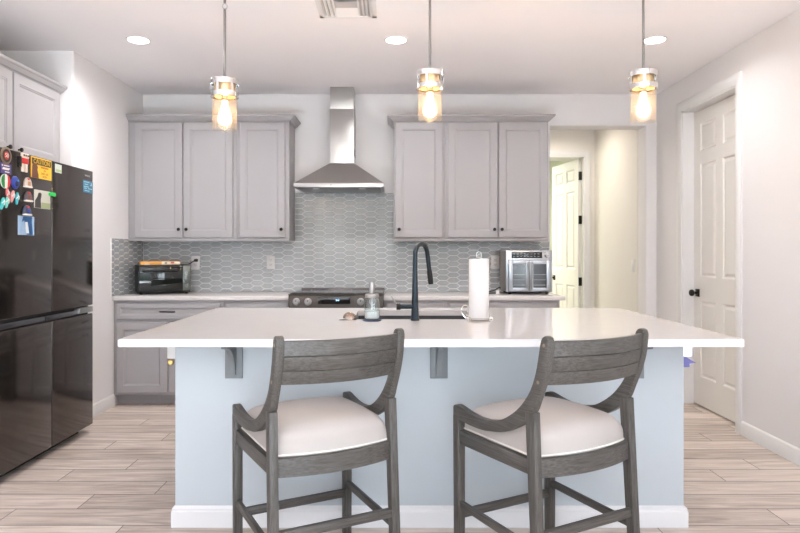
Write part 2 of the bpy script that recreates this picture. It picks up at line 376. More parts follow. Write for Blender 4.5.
# backsplash of long hexagon tiles
SPL = mat('grey_glazed_tile', (.39, .405, .42), .12, bump=.5, bscale=26, var=.08, vscale=5, coat=.25)
GROUT = mat('pale_grout', (.84, .83, .81), .8)
def tiles(m, regions, org=None, P=.0958, R=.0512, g=.005, d=.0075):
    """regions: rectangles in the wall's own plane; tiles are cut at their borders"""
    a0 = min(r[0] for r in regions); a1 = max(r[1] for r in regions); b0 = min(r[2] for r in regions); b1 = max(r[3] for r in regions)
    a0, b0 = org or (a0, b0); nx = int((a1-a0)/P)+3; ny = int((b1-b0)/R)+3; tip = .034
    for i in range(-1, nx):
        for j in range(-1, ny):
            cx = a0+i*P; cy = b0+j*R+(R/2 if i % 2 else 0)
            hw = P/2+tip/2-g*.6; fw = P/2-tip/2-g*.1; hh = R/2-g/2
            poly = [(-hw, 0), (-fw, -hh), (fw, -hh), (hw, 0), (fw, hh), (-fw, hh)]
            poly = [(cx+x, cy+y) for x, y in poly]
            tx, ty = random.uniform(-.012, .012), random.uniform(-.02, .02)
            for (ra0, ra1, rb0, rb1) in regions:
                q = poly
                for ax, lim, sg in ((0, ra0, 1), (0, ra1, -1), (1, rb0, 1), (1, rb1, -1)):
                    out = []
                    for k in range(len(q)):
                        A, B = q[k], q[(k+1) % len(q)]; da, db = sg*(A[ax]-lim), sg*(B[ax]-lim)
                        if da >= 0: out.append(A)
                        if da*db < 0:
                            t = da/(da-db); out.append((A[0]+t*(B[0]-A[0]), A[1]+t*(B[1]-A[1])))
                    q = out
                    if len(q) < 3: break
                if len(q) < 3: continue
                mx, my = sum(p[0] for p in q)/len(q), sum(p[1] for p in q)/len(q)
                lo = [m.v((x, y, 0)) for x, y in q]; e = .0016
                mid = [m.v((x, y, d-.0018)) for x, y in q]
                top = []
                for x, y in q:
                    l = math.hypot(x-mx, y-my) or 1
                    top.append(m.v((x-(x-mx)/l*e, y-(y-my)/l*e, d+tx*(x-mx)+ty*(y-my))))
                n = len(q)
                for k in range(n):
                    m.f((lo[k], lo[(k+1) % n], mid[(k+1) % n], mid[k])); m.f((mid[k], mid[(k+1) % n], top[(k+1) % n], top[k]))
                m.f(top)
def splash(name, label, M, Mt, regs, org, back):
    r0 = regs[0]; t = None
    m = MB(M)
    for r in back: m.box(r[0], r[1], r[2], r[3], 0, .0065)
    g = m.build('backsplash', GROUT); tag(g, label, 'backsplash')
    m = MB(Mt); tiles(m, regs, org); m.build('tile_field', SPL, g, angle=12)
OR = (XL+.012, .914)
FB, FT2 = FRONT(0, YB-.001, 0), FRONT(0, YB-.0022, 0)
splash('a', 'grey long hexagon tile backsplash between counters and wall cabinets', FB, FT2, [(XL+.0125, 1.44, .914, 1.372)], OR, [(XL+.0125, 1.44, .914, 1.372)])
splash('b', 'glossy tile backsplash panel directly under the range hood', FB, FT2, [(-.917, -.007, 1.3725, 1.827)], OR, [(-.917, -.007, 1.3725, 1.827)])
splash('c', 'tile backsplash return on the left side wall by the toaster oven', LEFTF(XL+.001, 0, 0), LEFTF(XL+.0022, 0, 0), [(5.275, YB-.015, .914, 1.393)], (5.275, .914), [(5.27, YB-.013, .914, 1.395)])

# ------------------------------------------------------------------ ceiling fittings
GLOW = mat('lamp_glow', (1, .97, .92), .5, emit=14, ecol=(1, .96, .90))
def can(x, y, label, group='recessed ceiling lights', power=None, z=CZ, col=(1, .985, .97)):
    t = thing('recessed_light', label, 'ceiling light', (x, y, z), group)
    MB().lathe([(.083, z), (.083, z-.004), (.078, z-.007), (.068, z-.004), (.066, z)], (x, y, 0), 40).build('trim_ring', TRIM, t)
    MB().lathe([(.0655, z-.0005), (.0655, z-.004), (.001, z-.0042)], (x, y, 0), 40).build('lamp_disc', GLOW, t)
    l = area('recessed_lamp', (0, 0, -.010), (0, 0, 0), .13, .13, power or CAN_POWER, col, 'DISK', t, 2.75); return t
can(-1.765, 4.42, 'round white recessed ceiling light nearest the tall dark refrigerator', power=10.5)
can(.014, 4.42, 'round white recessed ceiling light near the range hood, middle of three')
can(1.80, 4.42, 'round white recessed ceiling light nearest the tall white door on the right', power=5)
for x in (-1.765, .014, 1.80):
    for y in (.2, -1.9): can(x, y, 'round white recessed ceiling light added unseen behind the camera as fill', 'added fill ceiling lights', 2)  # unseen lamps added behind the camera for fill
can(1.75, 6.85, 'round recessed ceiling light in the hall past the opening', 'hall ceiling light', HALL_POWER, CZ, (1, .91, .78))
can(1.2, 9.0, 'round recessed ceiling light added unseen to brighten the room past the hall', 'added far room light', ROOM_POWER, CZ, (1, 1, .92))  # added lamp, out of view, makes the far room bright

vx0, vx1, vy0, vy1 = -.461, -.106, 3.635, 3.99
t = thing('air_vent', 'square white air vent with angled louvers on the ceiling', 'air vent', ((vx0+vx1)/2, (vy0+vy1)/2, CZ))
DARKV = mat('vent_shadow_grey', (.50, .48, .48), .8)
m = MB()
for a in ((vx0, vx1, vy0, vy0+.03), (vx0, vx1, vy1-.03, vy1), (vx0, vx0+.03, vy0, vy1), (vx1-.03, vx1, vy0, vy1)): m.box(*a, CZ-.008, CZ-.0005, .002)
for x in (vx0+.105, vx1-.105): m.box(x-.005, x+.005, vy0+.03, vy1-.03, CZ-.014, CZ-.001)
m.build('vent_frame', TRIM, t)
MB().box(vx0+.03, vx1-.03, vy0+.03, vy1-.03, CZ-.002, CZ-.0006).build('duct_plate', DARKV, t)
for i in range(3):
    for s, x in ((-1, vx0+.042+i*.022), (1, vx1-.042-i*.022)):
        MB().hexa([(x-.001, vy0+.03, CZ-.002), (x+.001, vy0+.03, CZ-.002), (x+.001, vy1-.03, CZ-.002), (x-.001, vy1-.03, CZ-.002),
                   (x-.001+s*.012, vy0+.03, CZ-.016), (x+.001+s*.012, vy0+.03, CZ-.016), (x+.001+s*.012, vy1-.03, CZ-.016), (x-.001+s*.012, vy1-.03, CZ-.016)]).build('louver', TRIM, t)
for s, y in ((1, vy1-.068), (1, vy1-.112), (1, vy1-.156), (-1, vy0+.07), (-1, vy0+.11)):
    x0, x1 = vx0+.11, vx1-.11; d = s*.036
    MB().hexa([(x0, y+d-.001, CZ-.015), (x1, y+d-.001, CZ-.015), (x1, y+d+.001, CZ-.015), (x0, y+d+.001, CZ-.015),
               (x0, y-.001, CZ-.003), (x1, y-.001, CZ-.003), (x1, y+.001, CZ-.003), (x0, y+.001, CZ-.003)]).build('louver', TRIM, t)

# pendants
BULBM = clear_mat('glowing_bulb_glass', (1, .92, .78), .02)
_t = BULBM.node_tree; _e = _t.nodes.new('ShaderNodeEmission'); _e.inputs[0].default_value = (1, .70, .40, 1); _e.inputs[1].default_value = 1.6
_a = _t.nodes.new('ShaderNodeAddShader'); _o = _t.nodes['Material Output']; _m = _o.inputs[0].links[0].from_socket
_t.links.new(_m, _a.inputs[0]); _t.links.new(_e.outputs[0], _a.inputs[1]); _t.links.new(_a.outputs[0], _o.inputs[0])
FILA = mat('filament_glow', (1, .8, .5), .4, emit=60, ecol=(1, .80, .50))
INNER = mat('amber_light_inside', (.80, .62, .38), .35, .7)  # amber bulb light inside the collar put into the ring colour
def pendant(x, y, top, label):
    t = thing('pendant_light', label, 'pendant light', (x, y, CZ), 'pendant lights over the island')
    c = (x, y, 0)
    MB().lathe([(.06, CZ-.001), (.06, CZ-.015), (.05, CZ-.024), (.008, CZ-.026)], c, 32).build('canopy', CHROME, t)
    lz = 2.585 if top < 2.23 else 2.64
    m = MB(); m.cyl((x, y, top), (x, y, lz-.014), .0068, n=12); m.cyl((x, y, lz+.014), (x, y, CZ-.02), .0068, n=12)
    m.lathe([(.008, top), (.008, top+.02), (.0052, top+.025)], c, 16)
    m.build('rod', mat('rod_steel', (.30, .29, .28), .35, 1), t)
    m = MB(); m.tube([(x+.013*math.cos(a), y, lz+.014*math.sin(a)) for a in [2*PI*i/20 for i in range(21)]], .003, 8); m.build('loop', CHROME, t)
    m = MB()
    def band(z0, z1, r=.073, w=.003):
        m.lathe([(r-w, z0), (r, z0+.001), (r, z1-.001), (r-w, z1)], c, 48, close=True)
    band(top-.032, top-.004); band(top-.098, top-.070)
    m.lathe([(.0725, top-.006), (.071, top-.001), (.012, top), (.012, top-.004), (.07, top-.007)], c, 48, close=True)
    for k in range(6):
        a = 2*PI*k/6+.25; rr = .0715
        p, q = Vector((x+rr*math.cos(a), y+rr*math.sin(a), top-.075)), Vector((x+rr*math.cos(a), y+rr*math.sin(a), top-.028))
        m.beam(p, q, .014, .003, up=(math.cos(a), math.sin(a), 0), bev=0)
    m.build('metal_collar', CHROME, t)
    MB().lathe([(.054, top-.093), (.054, top-.012), (.052, top-.012), (.052, top-.093)], c, 32, close=True).build('inner_ring', INNER, t)
    MB().lathe([(.019, top-.115), (.019, top-.06), (.012, top-.05), (.012, top-.004)], c, 24).build('socket', CHROME, t)
    g0, g1 = top-.270, top-.085
    MB().lathe([(.0640, g1), (.0640, g0), (.0615, g0), (.0615, g1)], c, 48, close=True).build('glass_shade', GLASS, t)
    z = top-.115
    b = MB().lathe([(.015, z), (.017, z-.02), (.023, z-.045), (.032, z-.07), (.0375, z-.092), (.035, z-.112), (.022, z-.126), (.002, z-.131)], c, 28).build('bulb', BULBM, t)
    m = MB(); 
    for k in range(6):
        a = 2*PI*k/6; m.tube([(x+.004*math.cos(a), y+.004*math.sin(a), z-.02), (x+.013*math.cos(a), y+.013*math.sin(a), z-.06), (x+.013*math.cos(a), y+.013*math.sin(a), z-.09), (x+.003*math.cos(a), y+.003*math.sin(a), z-.105)], .0022, 6)
    m.build('filament', FILA, b)
    l = bpy.data.lights.new('bulb_lamp', 'POINT'); l.energy = PENDANT_POWER; l.color = (1, .70, .42); l.shadow_soft_size = .014
    lo = bpy.data.objects.new('bulb_lamp', l); COL.objects.link(lo); lo.parent = t; lo.location = (0, 0, z-.075-CZ)
    return t
pendant(-.899, 3.40, 2.197, 'glass cylinder pendant hanging lowest, in front of the cabinets by the refrigerator')
pendant(.191, 3.40, 2.2405, 'middle glass cylinder pendant, hanging right of the range hood')
pendant(1.324, 3.40, 2.2405, 'glass cylinder pendant hanging in front of the hall opening')

# ------------------------------------------------------------------ cabinets
SHK = lambda t: [(0, 0), (0, t-.003), (.003, t), (.058, t), (.060, t-.004), (.066, t-.005), (.072, t-.010), (.074, t-.010)]
DRW = lambda t: [(0, 0), (0, t-.003), (.003, t), (.034, t), (.036, t-.004), (.040, t-.005), (.046, t-.009), (.048, t-.009)]
def cab_knob(M, parent):
    m = MB(M); m.lathe([(.006, 0), (.006, .012), (.013, .016), (.015, .022), (.013, .027), (.002, .028)], n=16); return m.build('knob', BRONZE, parent)
def bar_pull(M, parent, L=.13):
    m = MB(M); m.cyl((-L/2+.01, 0, 0), (-L/2+.01, 0, .026), .005, n=10); m.cyl((L/2-.01, 0, 0), (L/2-.01, 0, .026), .005, n=10)
    m.tube([(-L/2, 0, .024), (-L/2+.015, 0, .028), (L/2-.015, 0, .028), (L/2, 0, .024)], [.005, .0065, .0065, .005], 10); return m.build('bar_pull', BRONZE, parent)
def upper(x0, x1, doors, label, z0=1.38, z1=2.44, yf=5.62):
    t = thing('wall_cabinet', label, 'cabinet', ((x0+x1)/2, (yf+YB)/2, z0))
    m = MB(); m.box(x0, x1, yf, YB-.014 if z0 < 1.5 else YB, z0, z1, .0015) 
    # recessed underside with a light rail
    m.box(x0, x1, yf-.001, yf+.02, z0-.004, z0+.02, .001)
    m.build('cabinet_body', CAB, t)
    for a, b, kx in doors:
        d = MB(FRONT(0, yf-.0005, 0)).nest(a, b, z0+.028, z1-.026, SHK(.02)).build('cabinet_door', CAB, t, angle=20)
        cab_knob(FRONT(kx, yf-.0205, z0+.098), d)
    return t
upper(XL+.002, -1.383, [(-2.27, -1.853, -1.88), (-1.839, -1.411, -1.813)], 'grey two-door wall cabinet in the left corner above the toaster oven')
upper(-1.382, -.92, [(-1.354, -.954, -.985)], 'grey single-door wall cabinet directly left of the range hood')
upper(-.004, .449, [(.012, .426, .045)], 'grey single-door wall cabinet directly right of the range hood')
upper(.45, 1.353, [(.473, .904, .878), (.918, 1.342, .943)], 'grey two-door wall cabinet above the steel countertop oven')
def crown(pts, closed_start, name, label, prof=None):
    """sweep the crown profile round a plan path; pts = (x, y, nx, ny) with mitre normals"""
    P = prof or [(0, 0), (.006, 0), (.010, .008), (.020, .012), (.040, .034), (.048, .038), (.052, .044), (.052, .055), (0, .055)]
    m = MB(); rings = []
    for x, y, nx, ny in pts: rings.append([m.v((x+nx*a, y+ny*a, 2.425+b)) for a, b in P])
    for a, b in zip(rings, rings[1:]):
        for i in range(len(P)): m.f((a[i], a[(i+1) % len(P)], b[(i+1) % len(P)], b[i]))
    m.f(rings[0]); m.f(rings[-1][::-1]); o = m.build(name, CAB, angle=20); return tag(o, label, 'crown moulding')
crown([(XL+.002, 5.617, 0, -1), (-.919, 5.617, 1, -1), (-.919, YB, 1, 0)], 0, 'crown_moulding', 'grey crown moulding on top of the wall cabinets left of the hood')
crown([(-.005, YB, -1, 0), (-.005, 5.617, -1, -1), (1.354, 5.617, 1, -1), (1.354, YB, 1, 0)], 0, 'crown_moulding', 'grey crown moulding on top of the wall cabinets right of the hood')
# cabinet over the refrigerator
t = thing('wall_cabinet', 'grey two-door wall cabinet high above the dark refrigerator', 'cabinet', (-2.75, 4.06, 1.88))
MB().box(-3.09, -2.43, 3.44, 4.655, 1.87, 2.44, .0015).build('cabinet_body', CAB, t)
for a, b, ky in ((3.46, 4.045, 3.985), (4.06, 4.61, 4.105)):
    d = MB(LEFTF(-2.4295, 0, 0)).nest(a, b, 1.90, 2.42, SHK(.02)).build('cabinet_door', CAB, t, angle=20)
    cab_knob(LEFTF(-2.4095, ky, 1.935), d)
crown([(-2.428, 4.656, 1, 0), (-2.428, 3.43, 1, -1), (-3.05, 3.43, 0, -1)], 0, 'crown_moulding', 'grey crown moulding on the cabinet above the refrigerator')

def basecab(x0, x1, drawers, doors, label, yf=5.33):
    t = thing('base_cabinet', label, 'cabinet', ((x0+x1)/2, (yf+YB)/2, 0))
    MB().box(x0, x1, yf, YB-.002, .09, .878, .0015).build('cabinet_body', CAB, t)
    MB().box(x0, x1, yf+.075, yf+.09, 0, .09).build('toe_kick', CAB, t)
    for a, b in drawers:
        d = MB(FRONT(0, yf-.0005, 0)).nest(a, b, .722, .850, DRW(.02)).build('drawer_front', CAB, t, angle=20)
        bar_pull(FRONT((a+b)/2, yf-.0205, .786), d)
    for a, b, kx in doors:
        d = MB(FRONT(0, yf-.0005, 0)).nest(a, b, .112, .695, SHK(.02)).build('cabinet_door', CAB, t, angle=20)
        cab_knob(FRONT(kx, yf-.0205, .655), d)
basecab(XL+.002, -1.419, [(-2.305, -1.442)], [(-2.305, -1.88, -1.91), (-1.868, -1.442, -1.84)], 'grey base cabinet in the left corner with one wide drawer over doors')
basecab(-1.418, -.856, [(-1.395, -.88)], [(-1.395, -.88, -.91)], 'grey base cabinet directly left of the range')
basecab(-.082, .435, [(-.06, .412)], [(-.06, .412, .38)], 'grey base cabinet directly right of the range')
basecab(.436, 1.38, [(.46, 1.355)], [(.46, .902, .875), (.914, 1.355, .94)], 'grey base cabinet below the steel countertop oven')
tag(MB().box(XL+.001, -.853, 5.30, YB-.001, .8785, .9125, .003).build('countertop', QUARTZ2), 'pale quartz countertop under the toaster oven, left of the range', 'countertop')
tag(MB().box(-.085, 1.42, 5.30, YB-.001, .8785, .9125, .003).build('countertop', QUARTZ2), 'pale quartz countertop under the steel oven, right of the range', 'countertop')

# ------------------------------------------------------------------ island
ix0, ix1, iy0, iy1 = -1.163, 1.477, 2.698, 4.215
bx0, bx1, by0, by1 = -1.022, 1.353, 2.985, 4.17
isl = thing('kitchen_island', 'pale painted island base with white skirting under the quartz slab', 'kitchen island', ((bx0+bx1)/2, (by0+by1)/2, 0))
MB().box(bx0, bx1, by0, by0+.1, 0, .8785, .006, 3, lambda c: abs(c.y-by0) < 1e-4 and abs(c.z-.44) < .01).build('front_panel', ISL, isl)
for x in (bx0, bx1-.02): MB().box(x, x+.02, by0+.1, by1, 0, .8785).build('side_panel', ISL, isl)
MB().box(bx0+.02, bx1-.02, by1-.02, by1, .09, .8785).build('back_panel', CAB, isl)
for i in range(4):
    a = bx0+.04+i*.577
    d = MB(frame((0, by1, 0), (-1, 0, 0), (0, 0, 1), (0, 1, 0))).nest(-a-.56, -a, .12, .86, SHK(.02)).build('cabinet_door', CAB, isl, angle=20)
    cab_knob(frame((a+.05, by1+.02, .8), (-1, 0, 0), (0, 0, 1), (0, 1, 0)), d)
P = [(0, 0), (.014, 0), (.014, .072), (.0105, .078), (.0105, .086), (.005, .094), (0, .098)]
m = MB(); rings = []
for x, y, nx, ny in ((bx0, by1, -1, 0), (bx0, by0, -1, -1), (bx1, by0, 1, -1), (bx1, by1, 1, 0)): rings.append([m.v((x+nx*a, y+ny*a, b)) for a, b in P])
for a, b in zip(rings, rings[1:]):
    for i in range(len(P)): m.f((a[i], a[(i+1) % len(P)], b[(i+1) % len(P)], b[i]))
m.f(rings[0]); m.f(rings[-1]); m.build('skirting', TRIM, isl, angle=20)
for x in (-.745, .209, 1.122):
    m = MB(); w = .041
    m.box(x-w, x+w, by0-.011, by0-.0002,   .692, .878, .002); m.box(x-w, x+w, by0-.20, by0-.0002, .866, .878, .002)
    pts = [(by0-.19, .868), (by0-.011, .868), (by0-.011, .710)]
    for k in range(9):
        a = PI/2*k/8; pts.append((by0-.03-.15*(1-math.cos(a)), .712+.142*math.sin(a)))
    m.M = frame((x-.012, 0, 0), (0, 1, 0), (0, 0, 1), (1, 0, 0)); m.prism(pts, 0, .024)
    m.build('support_bracket', BRACKET, isl)
# slab with the sink cut-out
sx0, sx1, sy0, sy1 = -.225, .452, 3.50, 4.035
m = MB(); z0, z1 = .8795, .9125; b = .003
def ring(x0, x1, y0, y1, z): return [m.v(c) for c in ((x0, y0, z), (x1, y0, z), (x1, y1, z), (x0, y1, z))]
O = [ring(ix0, ix1, iy0, iy1, z0), ring(ix0, ix1, iy0, iy1, z1-b), ring(ix0+b, ix1-b, iy0+b, iy1-b, z1), ring(sx0, sx1, sy0, sy1, z1), ring(sx0, sx1, sy0, sy1, z0)]
for a, c in zip(O, O[1:]+O[:1]):
    for i in range(4): m.f((a[i], a[(i+1) % 4], c[(i+1) % 4], c[i]))
tag(m.build('island_countertop', QUARTZ), 'long white quartz slab on top of the kitchen island', 'countertop')
sk = thing('sink', 'dark undermount sink set in the island slab behind the faucet', 'sink', ((sx0+sx1)/2, (sy0+sy1)/2, .66))
m = MB(); e = .008
O = [ring(sx0-.02, sx1+.02, sy0-.02, sy1+.02, .879), ring(sx0-.02, sx1+.02, sy0-.02, sy1+.02, .66), ring(sx0-e, sx1+e, sy0-e, sy1+e, .879)][:0]
R = [ring(sx0-.02, sx1+.02, sy0-.02, sy1+.02, .66), ring(sx0-.02, sx1+.02, sy0-.02, sy1+.02, .879), ring(sx0+.001, sx1-.001, sy0+.001, sy1-.001, .879), ring(sx0+.006, sx1-.006, sy0+.006, sy1-.006, .69), ring(sx0+.03, sx1-.03, sy0+.03, sy1-.03, .672)]
m.f(R[0])
for a, c in zip(R, R[1:]):
    for i in range(4): m.f((a[i], a[(i+1) % 4], c[(i+1) % 4], c[i]))
m.f(R[-1]); m.build('basin', SINK, sk)
MB().lathe([(.045, .672), (.045, .675), (.03, .6745), (.002, .6735)], ((sx0+sx1)/2, 3.8, 0), 24).build('drain', CHROME, sk)

# faucet
fx, fy, ft = .113, 3.44, .9125
fc = thing('faucet', 'tall blue-black gooseneck faucet on the near side of the island sink', 'faucet', (fx, fy, ft))
MB().lathe([(.0245, ft), (.0245, ft+.008), (.021, ft+.014), (.021, ft+.02)], (fx, fy, 0), 28).build('faucet_base', FAUCET, fc)
pts = [(0, 0, .012), (0, 0, .10), (0, 0, .20), (0, 0, .29), (.001, .004, .335)]
for k in range(1, 10):
    a = PI*k/9*.93; rr = .05; pts.append((rr*.75*(1-math.cos(a)), rr*1.6*(1-math.cos(a)), .345+.068*math.sin(a)))
pts += [(.088, .182, .255)]
pts = [(fx+a, fy+b_, ft+c) for a, b_, c in pts]
sm = smooth_pts(pts, 3)
def rad(z, i): return .0215-.0085*min(1, max(0, (z-ft)/.26)) if i < 12 else .0125
MB().tube(sm, [rad(p[2], i) for i, p in enumerate(sm)], 18).build('gooseneck', FAUCET, fc)
e = Vector(pts[-1]); dr = (e-Vector(pts[-2])).normalized()
MB().tube([e-dr*.01, e, e+dr*.055, e+dr*.07], [.0135, .0145, .0155, .0145], 18).build('spray_head', BLACK, fc)
m = MB(); m.cyl((fx-.012, fy, ft+.075), (fx-.085, fy, ft+.075), .0135, n=18); h = m.build('side_valve', FAUCET, fc)
MB().cyl((fx-.078, fy, ft+.075), (fx-.10, fy, ft+.075), .0185, n=18).build('valve_cap', BRONZE, h)
MB().tube([(fx-.092, fy, ft+.08), (fx-.108, fy-.005, ft+.10), (fx-.128, fy-.008, ft+.132)], [.006, .005, .0045], 10).build('lever', STEEL, h)

# soap dispenser on a blue pad, dish holder next to it
px_, py_ = -.118, 3.43
tag(MB().lathe([(.049, .9126), (.051, .9145), (.048, .917), (.001, .917)], (px_, py_, 0), 32).build('coaster', mat('navy_silicone', (.02, .05, .14), .6)), 'round dark blue pad under the soap jar beside the sink', 'coaster')
sd = thing('soap_dispenser', 'clear glass jar of white soap with a steel pump, standing on blue pad', 'soap dispenser', (px_, py_, .9172))
z = .9172
MB().lathe([(.034, z), (.040, z+.004), (.0425, z+.012), (.0425, z+.095), (.036, z+.112), (.034, z+.114), (.034, z+.126), (.031, z+.126), (.031, z+.113), (.033, z+.110), (.0395, z+.094), (.0395, z+.012), (.034, z+.006), (.001, z+.006)], (px_, py_, 0), 36).build('glass_jar', clear_mat('jar_glass', (.90, .93, .93), .06), sd)
MB().lathe([(.033, z+.0065), (.0385, z+.012), (.0385, z+.046), (.001, z+.047)], (px_, py_, 0), 32).build('liquid_soap', mat('white_soap', (.85, .86, .86), .3), sd)
MB().lathe([(.0365, z+.118), (.0375, z+.12), (.0375, z+.136), (.035, z+.139), (.001, z+.139)], (px_, py_, 0), 36).build('lid', STEEL, sd)
MB().lathe([(.0135, z+.138), (.0145, z+.14), (.0145, z+.196), (.012, z+.201), (.001, z+.202)], (px_, py_, 0), 24).tube([(px_, py_, z+.190), (px_+.006, py_+.022, z+.191), (px_+.009, py_+.036, z+.184)], [.005, .005, .004], 10).build('pump', STEEL, sd)
MB().lathe([(.0035, z+.047), (.0035, z+.118)], (px_, py_, 0), 10).build('dip_tube', PLATE, sd)

dx, dy = -.245, 3.43
ds = thing('soap_dish', 'small bronze and silver domed dish left of the soap jar', 'soap dish', (dx, dy, .9126))
m = MB(Matrix.Translation((dx, dy, .9127)) @ Matrix.Diagonal((1.15, .85, 1, 1))); m.lathe([(.036, 0), (.042, .002), (.043, .005), (.038, .004), (.001, .003)], n=28); m.build('dish_rim', CHROME, ds)
m = MB(Matrix.Translation((dx+.006, dy, .9165)) @ Matrix.Rotation(.25, 4, 'Y') @ Matrix.Diagonal((1.05, .85, 1, 1)))
m.lathe([(.036, .004), (.034, .018), (.027, .031), (.015, .039), (.001, .041)], n=28)
m.build('dome', mat('mottled_bronze', (.30, .23, .19), .25, .9, var=.7, vscale=30), ds)

# paper towels
tx, ty = .456, 3.44
ph = thing('paper_towel_holder', 'curled steel wire paper towel stand beside the sink', 'paper towel holder', (tx, ty, .9126))
m = MB(); w = .0027
m.tube([(tx+.072*math.cos(a), ty+.072*math.sin(a), .9245) for a in [2*PI*i/40 for i in range(41)]], w, 8)
m.tube([(tx-.072, ty, .9245), (tx+.072, ty, .9245)], w, 8)
for k in range(4):
    a = PI/4+k*PI/2; cx, cy = tx+.080*math.cos(a), ty+.080*math.sin(a)
    m.tube([(cx+.010*math.cos(b_)*math.cos(a), cy+.010*math.cos(b_)*math.sin(a), .9255+.0100*math.sin(b_)) for b_ in [2*PI*i/14 for i in range(15)]], w*.9, 6)
m.build('wire_base', CHROME, ph)
m = MB(); m.cyl((tx, ty, .9245), (tx, ty, 1.25), w, n=8)
m.tube([(tx+.011*s_, ty, z_) for s_, z_ in ((0, 1.247), (-1, 1.252), (-1.2, 1.262), (-1.1, 1.275), (-.4, 1.281), (.4, 1.281), (1.1, 1.275), (1.2, 1.262), (1, 1.250))], w, 8); m.build('wire_post', CHROME, ph)
m = MB(); m.tube(smooth_pts([(tx-.07, ty-.01, .925), (tx-.088, ty-.01, .945), (tx-.094, ty-.01, .968), (tx-.088, ty-.01, .988), (tx-.07, ty-.008, .995), (tx-.056, ty-.005, .985)], 4), w, 8); m.build('tension_arm', CHROME, ph)
rl = thing('paper_towel_roll', 'white paper towel roll standing on the wire holder', 'paper towels', (tx, ty, .9275))
MB().lathe([(.020, .9275), (.0525, .9275), (.0535, .930), (.0535, 1.240), (.0525, 1.243), (.020, 1.243)], (tx, ty, 0), 48, close=True).build('paper', PAPER, rl)
MB().lathe([(.0198, .928), (.0198, 1.2425), (.018, 1.2425), (.018, .928)], (tx, ty, 0), 28, close=True).build('cardboard_core', mat('cardboard', (.42, .32, .22), .9), rl)

# small fittings at the island sides
t = thing('wall_fitting', 'small white fitting with round brass knob at the left island side', 'fitting', (bx0-.03, 3.10, .80))
MB().box(bx0-.072, bx0-.0005, 3.085, 3.125, .765, .8785, .004).build('fitting_body', PLATE, t)
MB(frame((bx0-.055, 3.085, .748), (1, 0, 0), (0, 0, 1), (0, -1, 0))).lathe([(.014, -.012), (.014, 0), (.010, .008), (.002, .009)], n=20).build('brass_knob', BRASS, t)
t = thing('night_light', 'glowing violet-white plug-in light at the right island side', 'night light', (bx1+.04, 3.10, .77))
MB().box(bx1+.0005, bx1+.008, 3.06, 3.14, .755, .877, .003).build('outlet_plate', PLATE, t)
MB().box(bx1+.008, bx1+.085, 3.085, 3.125, .7755, .8785, .006).build('light_panel', mat('violet_white_glow', (.8, .78, 1), .4, emit=1.0, ecol=(.72, .70, 1)), t)
MB(frame((bx1+.008, 3.125, 0), (1, 0, 0), (0, 0, 1), (0, -1, 0))).prism([(0, .725), (.064, .725), (.064, .742), (.096, .745), (.045, .775), (0, .775)], 0, .04).build('plug_body', mat('violet_plastic', (.20, .20, .52), .4), t)

# ------------------------------------------------------------------ refrigerator and what sticks on it
FX, F0, F1, FT = -2.145, 3.47, 4.56, 1.854
YS = 4.015
fr = thing('refrigerator', 'tall black stainless four-door refrigerator covered in magnets', 'refrigerator', (-2.5, 4.01, 0))
MB().box(-2.95, FX-.085, F0+.005, F1-.005, .03, FT-.02, .006).build('fridge_body', FRIDGEB, fr)
MB().box(-2.90, FX-.09, F0+.03, F1-.03, 0, .035).build('base_grille', RUBBER, fr)
G = .003
for (a, b), (z0, z1) in (((F0, YS-G), (.905, FT)), ((YS+G, F1), (.905, FT)), ((F0, YS-G), (.058, .845)), ((YS+G, F1), (.058, .845))):
    MB().box(FX-.08, FX, a, b, z0, z1, .006, 3).build('fridge_door', FRIDGE, fr)
m = MB(); m.box(FX-.08, FX-.035, F0+.005, F1-.005, .845, .905); m.build('grip_recess', RUBBER, fr)
for a, b in ((F0, 3.95), (3.96, 4.36)): MB().box(FX-.034, FX-.008, a, b, .852, .885, .004).build('grip_strip', mat('grip_grey', (.12, .125, .14), .25, .8), fr)
MB().box(FX-.034, FX+.002, 4.365, F1-.002, .858, .895, .004).build('corner_cap', STEEL, fr)
LOGO = mat('grey_lettering', (.45, .42, .38), .3, .6)
text('brand_lettering', 'SAMSUNG', LEFTF(FX+.0008, 4.478, 1.28+76*4.478/640), .017, LOGO, fr)

def FM(px, py):
    y = -FX*640/(394-px); return y, 1.28+(252-py)*y/640
C = lambda n, c, r=.4: mat(n, srgb(*c), r)
def mframe(px, py, lift=.0004):
    y, z = FM(px, py); return LEFTF(FX+lift, y, z), (FX+lift, y, z)
def magnet(name, label, cat, px, py, build, group='magnets on the refrigerator'):
    M, loc = mframe(px, py); t = thing(name, label, cat, loc, group); build(M, t, loc); return t
def b_badge(M, t, loc):
    MB(M).lathe([(.049, 0), (.049, .003), (.046, .005), (.001, .005)], n=36).build('disc', C('badge_tan', (120, 104, 86)), t)
    MB(M).lathe([(.036, .0045), (.036, .0058), (.001, .006)], n=36).build('inner_disc', C('badge_black', (35, 33, 32)), t)
    MB(M).lathe([(.024, .0055), (.022, .0068), (.001, .007)], n=24).build('centre_disc', C('badge_red', (176, 52, 44)), t)
    text('number', '50', M @ Matrix.Translation((0, 0, .0072)), .034, C('mag_white', (236, 232, 224)), t)
magnet('round_magnet', 'tan and black round badge magnet numbered 50 at fridge top', 'magnet', 5.6, 155.6, b_badge)
def b_card(M, t, loc):
    MB(M).box(-.048, .048, -.029, .029, 0, .002).build('card', C('mag_violet', (74, 66, 128)), t)
    m = MB(M); 
    for y, a, b in ((.016, -.02, .03), (.002, -.03, .034), (-.004, -.034, .026), (-.018, -.01, .03)): m.box(a, b, y-.003, y+.003, .0018, .0028)
    m.box(-.038, -.028, .012, .02, .0018, .0028)
    m.build('white_marks', C('mag_white', (236, 232, 224)), t)
